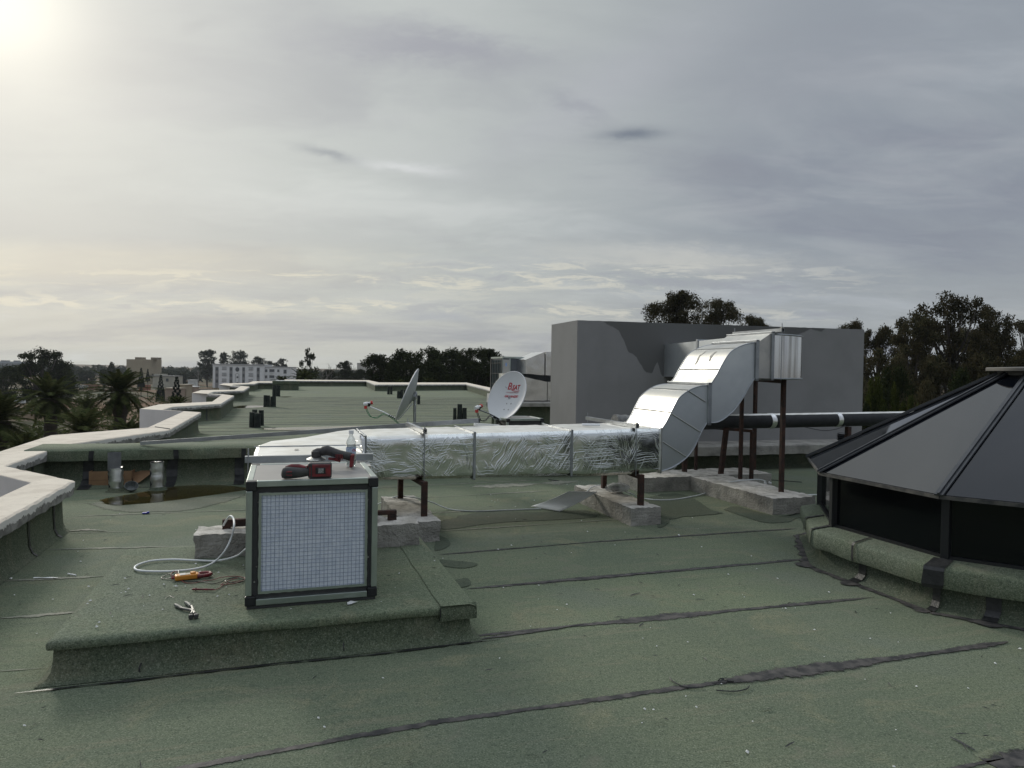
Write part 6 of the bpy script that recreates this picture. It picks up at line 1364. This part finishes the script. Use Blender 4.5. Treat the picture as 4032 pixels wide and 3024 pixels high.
# ------------------------------------------------------------------ buildings far off
M['glass_far'] = mat('far_window', (.05, .055, .06), (.09, .095, .10), .3, 0, .8)
M['shade'] = mat('grey_panel_far', (.24, .24, .235), (.20, .20, .20), .8, 0, .5)  # plain grey of far panels, window frames and roof edges
def building(name, label, cat, x0, x1, ytop, Y, depth, wallm, base=GZ-1, yaw=0.0):
    p0 = D(x0, ytop, Y); wd = (x1-x0)*Y/F_PX; t = bpy.data.objects.new(name, None); col.objects.link(t); t.location = (p0.x, Y, base); t.rotation_euler = (0, 0, yaw); tag(t, label, cat)
    h = p0.z-base; MB().box(0, wd, 0, depth, 0, h).build('wall', wallm, t, smooth=0); return t, wd, h
white_w = mat('white_wall_far', (.74, .74, .73), (.66, .66, .65), .9, 0, .35)
Y = 357.0; s = Y/F_PX
t, wd, h = building('apartment_block', 'long white apartment block with barred windows, its flat roof before dark trees', 'building', 838, 1040, 1436, Y, 12, white_w)
def zat(y): return h-(y-1436)*s
def win(x0, x1, y0, y1, bars=False, fm=None):
    f_ = MB().box((x0-838)*s, (x1-838)*s, -.12, .0, zat(y1), zat(y0)).build('window', fm or M['shade'], t, smooth=0)
    e = .18
    MB().box((x0-838)*s+e, (x1-838)*s-e, -.16, -.12, zat(y1)+e, zat(y0)-e).build('pane', M['glass_far'], f_, smooth=0)
    if bars:
        mb = MB()
        for k_ in range(6): x = (x0-838)*s+e+((x1-x0)*s-2*e)*k_/5; mb.box(x-.09, x+.09, -.26, -.16, zat(y1)+e, zat(y0)-e)
        mb.build('bars', white_w, f_, smooth=0)
MB().box(-.2, wd+.2, -.35, 12, h, h+.5).build('roof_edge', mat('roof_edge_far', (.40, .40, .395), None, .9), t, smooth=0)
for x0, x1 in ((848, 861), (904, 916), (954, 965), (1011, 1023)):
    MB().box((x0-838)*s, (x1-838)*s, -.06, 0, 0, zat(1444)).build('stair_panel', M['shade'], t, smooth=0)
    for y0 in (1446, 1470, 1494): win(x0+1, x1-1, y0, y0+13, fm=mat('panel_dark', (.15, .15, .15), None, .8) if 'pd' not in M else M['pd'])
for x0, x1 in ((874, 892), (979, 997)):
    for y0 in (1443, 1467, 1490): win(x0, x1, y0, y0+13, True)
for y0 in (1480, 1503): win(932, 939, y0, y0+7)
MB().lathe([(0, .2), (.95, .2), (1.05, 0)], 8, Matrix.Translation(((934.5-838)*s, -.0, zat(1453))) @ Matrix.Rotation(R(90), 4, 'X') @ Matrix.Scale(1.15, 4, (0, 1, 0))).build('ornament', M['glass_far'], t, smooth=0)
P = [[Vector(((934.5-838)*s+(.0+r__)*math.cos(a_), -.1, zat(1476)+r__*math.sin(a_))) for r__ in (.85, 1.02)] for a_ in np.linspace(0, math.pi, 12)]
MB().grid(P).box((926.6-838)*s, (928-838)*s, -.12, -.08, zat(1520), zat(1476)).box((941-838)*s, (942.4-838)*s, -.12, -.08, zat(1520), zat(1476)).build('arch_trim', M['shade'], t, smooth=0)
t, wd, h = building('apartment_wing', 'lower white wing to the right of the barred apartment block', 'building', 1040.5, 1141, 1446, Y+1.5, 11, white_w)
def zat(y): return h-(y-1446)*s
MB().box(-.0, wd+.2, -.3, 11, h, h+.4).build('roof_edge', mat('roof_edge_far', (.40, .40, .395), None, .9), t, smooth=0)
def win2(x0, x1, y0, y1):
    f_ = MB().box((x0-1040.5)*s, (x1-1040.5)*s, -.12, .0, zat(y1), zat(y0)).build('window', M['shade'], t, smooth=0); MB().box((x0-1040.5)*s+.2, (x1-1040.5)*s-.2, -.16, -.12, zat(y1)+.2, zat(y0)-.2).build('pane', M['glass_far'], f_, smooth=0)
for y0 in (1454, 1478): win2(1043, 1053, y0, y0+11); win2(1092, 1101, y0, y0+10); win2(1117, 1129, y0, y0+16); win2(1061, 1081, y0-1, y0+11); MB().box((1063-1040.5)*s, (1079-1040.5)*s, -.5, -.121, zat(y0+13), zat(y0+10.5)).build('balcony_rail', white_w, t, smooth=0)
t, wd, h = building('tan_tower', 'blank tan apartment tower behind the araucarias', 'building', 498, 591, 1414, 425, 14, mat('tan_wall', (.36, .30, .21), (.32, .265, .185), .9, 0, .2))
MB().box(3.5, 7.5, 3, 8, h, h+1.3).box(13, 17, 3, 8, h, h+1.3).build('rooftop_block', mat('tan_dark', (.22, .18, .13), None, .9), t, smooth=0)
mb = MB()
for k_ in range(5): mb.box(-.7, -.0, 2, 5, h-4-3*k_, h-3-3*k_)
mb.build('balcony', mat('tan_dark2', (.26, .22, .16), None, .9), t, smooth=0)
t, wd, h = building('far_slab', 'pale long apartment slab at the left edge on the horizon', 'building', -60, 84, 1422, 720, 12, mat('pale_slab', (.33, .35, .37), (.29, .31, .33), .9, 0, .3))
mb = MB()
for k_ in range(3): mb.box(2, wd-1, -.1, 0, h-3.4-3*k_, h-1.8-3*k_)
mb.build('window_band', M['shade'], t, smooth=0); MB().box(14, 20, 3, 8, h, h+1.2).box(27, 31, 3, 8, h, h+1.2).build('rooftop_block', M['shade'], t, smooth=0)
t, wd, h = building('far_pale_building', 'pale building on the horizon left of the dense dark trees', 'building', 1406, 1452, 1432, 640, 12, mat('pale_far', (.46, .44, .39), None, .9))
MB().box(0, wd, -.3, 12, h, h+.6).build('roof_edge', M['shade'], t, smooth=0)
cream = mat('cream_wall', (.40, .38, .31), (.35, .33, .27), .9, 0, .4)
t, wd, h = building('cream_house', 'low cream house with flat roof among the conifers', 'house', 601, 684, 1481, 330, 9, cream)
MB().box(.0, 3.6, 1, 7, h, h+1.0).build('roof_block', cream, t, smooth=0); MB().box(6.2, 7.4, -.1, 0, h-2.4, h-1.0).build('window', M['glass_far'], t, smooth=0); MB().box(-.2, wd+.2, -.3, 9, h, h+.25).build('roof_edge', M['shade'], t, smooth=0)
for nm, lb_, x0, x1, yt, Y, cc in [('kiosk', 'small cream kiosk with flat roof beyond the first white wall', 706, 734, 1516, 210, (.36, .31, .22)), ('kiosk', 'low pale hut left of the cream kiosk beyond the palms', 650, 704, 1530, 205, (.34, .27, .21)), ('shed', 'rounded pinkish shed roof beside the cream kiosk', 733, 760, 1524, 215, (.36, .28, .22)), ('shed', 'small white roofed shed at the left foot of the apartment block', 740, 764, 1497, 330, (.62, .62, .60)), ('brick_wall', 'red brick site wall right of the biggest palm', 545, 592, 1515, 290, (.28, .12, .075)), ('brick_wall', 'reddish hoarding wall behind the white truck', 332, 390, 1513, 300, (.24, .12, .08)), ('site_wall', 'brown boundary wall in front of the apartment block', 690, 838, 1530, 240, (.20, .165, .14)), ('white_wall', 'white low wall at the left edge behind the palms', -40, 96, 1573, 130, (.66, .66, .66))]:
    t, wd, h = building(nm, lb_, 'wall' if 'wall' in nm else 'hut', x0, x1, yt, Y, base=(D(x0, yt, Y).z-(.55 if nm == 'white_wall' else 2.2)) if 'wall' in nm else GZ-1, depth= 4 if 'wall' not in nm else .4, wallm=mat(nm+'_paint', cc, tuple(q*.82 for q in cc), .9, 0, .6))
    if 'wall' not in nm: MB().box(-.25, wd+.25, -.25, 4.2, h, h+.22).build('roof', M['white_paint'] if 'shed' in nm else mat('tan_roof', (.42, .37, .28), None, .9), t, smooth=0)
p = D(276, 1531, 295); t = bpy.data.objects.new('truck', None); col.objects.link(t); t.location = (p.x, 295, GZ); tag(t, 'white truck parked on the reddish site between the two big palms', 'truck')
pz_ = 0; wt = mat('truck_white', (.50, .51, .53), None, .6)
MB().box(0, 1.8, 0, 2.2, .7, 2.0).prism([(0, 0), (1.8, 0), (1.7, 2.2), (.1, 2.2)], 2.0, 2.6).build('cab', wt, t, smooth=0, bevel=.08)
MB().box(.15, 1.0, -.05, .0, 1.6, 2.3).box(1.2, 1.7, -.05, 0, 1.5, 2.2).build('windscreen', M['glass_far'], t, smooth=0)
MB().box(2.0, 6.2, 0, 2.3, .9, 1.9).build('cargo_bed', mat('truck_bed', (.30, .30, .28), None, .8), t, smooth=0)
for x in (.9, 4.2, 5.3): MB().tube([(x, -.05, .45), (x, .3, .45)], .45, 14).build('wheel', M['black_rubber'], t)
t.location.z = p.z-.3
p = D(2763, 1272, 58); t = bpy.data.objects.new('antenna_mast', None); col.objects.link(t); t.location = (p.x, 58, GZ); tag(t, 'thin antenna mast in front of the eucalyptus crowns over the grey block', 'antenna')
MB().tube([(0, 0, 0), (0, 0, D(2763, 1198, 58).z-GZ)], .016, 6).build('mast', M['galv_dull'], t)

# ------------------------------------------------------------------ air
HAZE = True
if HAZE:
    hz_ = bpy.data.materials.new('haze'); hz_.use_nodes = True; b = NB(hz_.node_tree)
    pv = b.n('ShaderNodeVolumePrincipled'); pv.inputs['Color'].default_value = (.80, .86, .92, 1); pv.inputs['Density'].default_value = .00013; pv.inputs['Anisotropy'].default_value = .2
    b.t.links.new(pv.outputs[0], b.n('ShaderNodeOutputMaterial').inputs[1])
    o = MB().box(-1500, 1500, -40, 1500, GZ-12, 22).build('haze', hz_, None, smooth=0); struct(o, 'thin haze over the town', 'stuff')
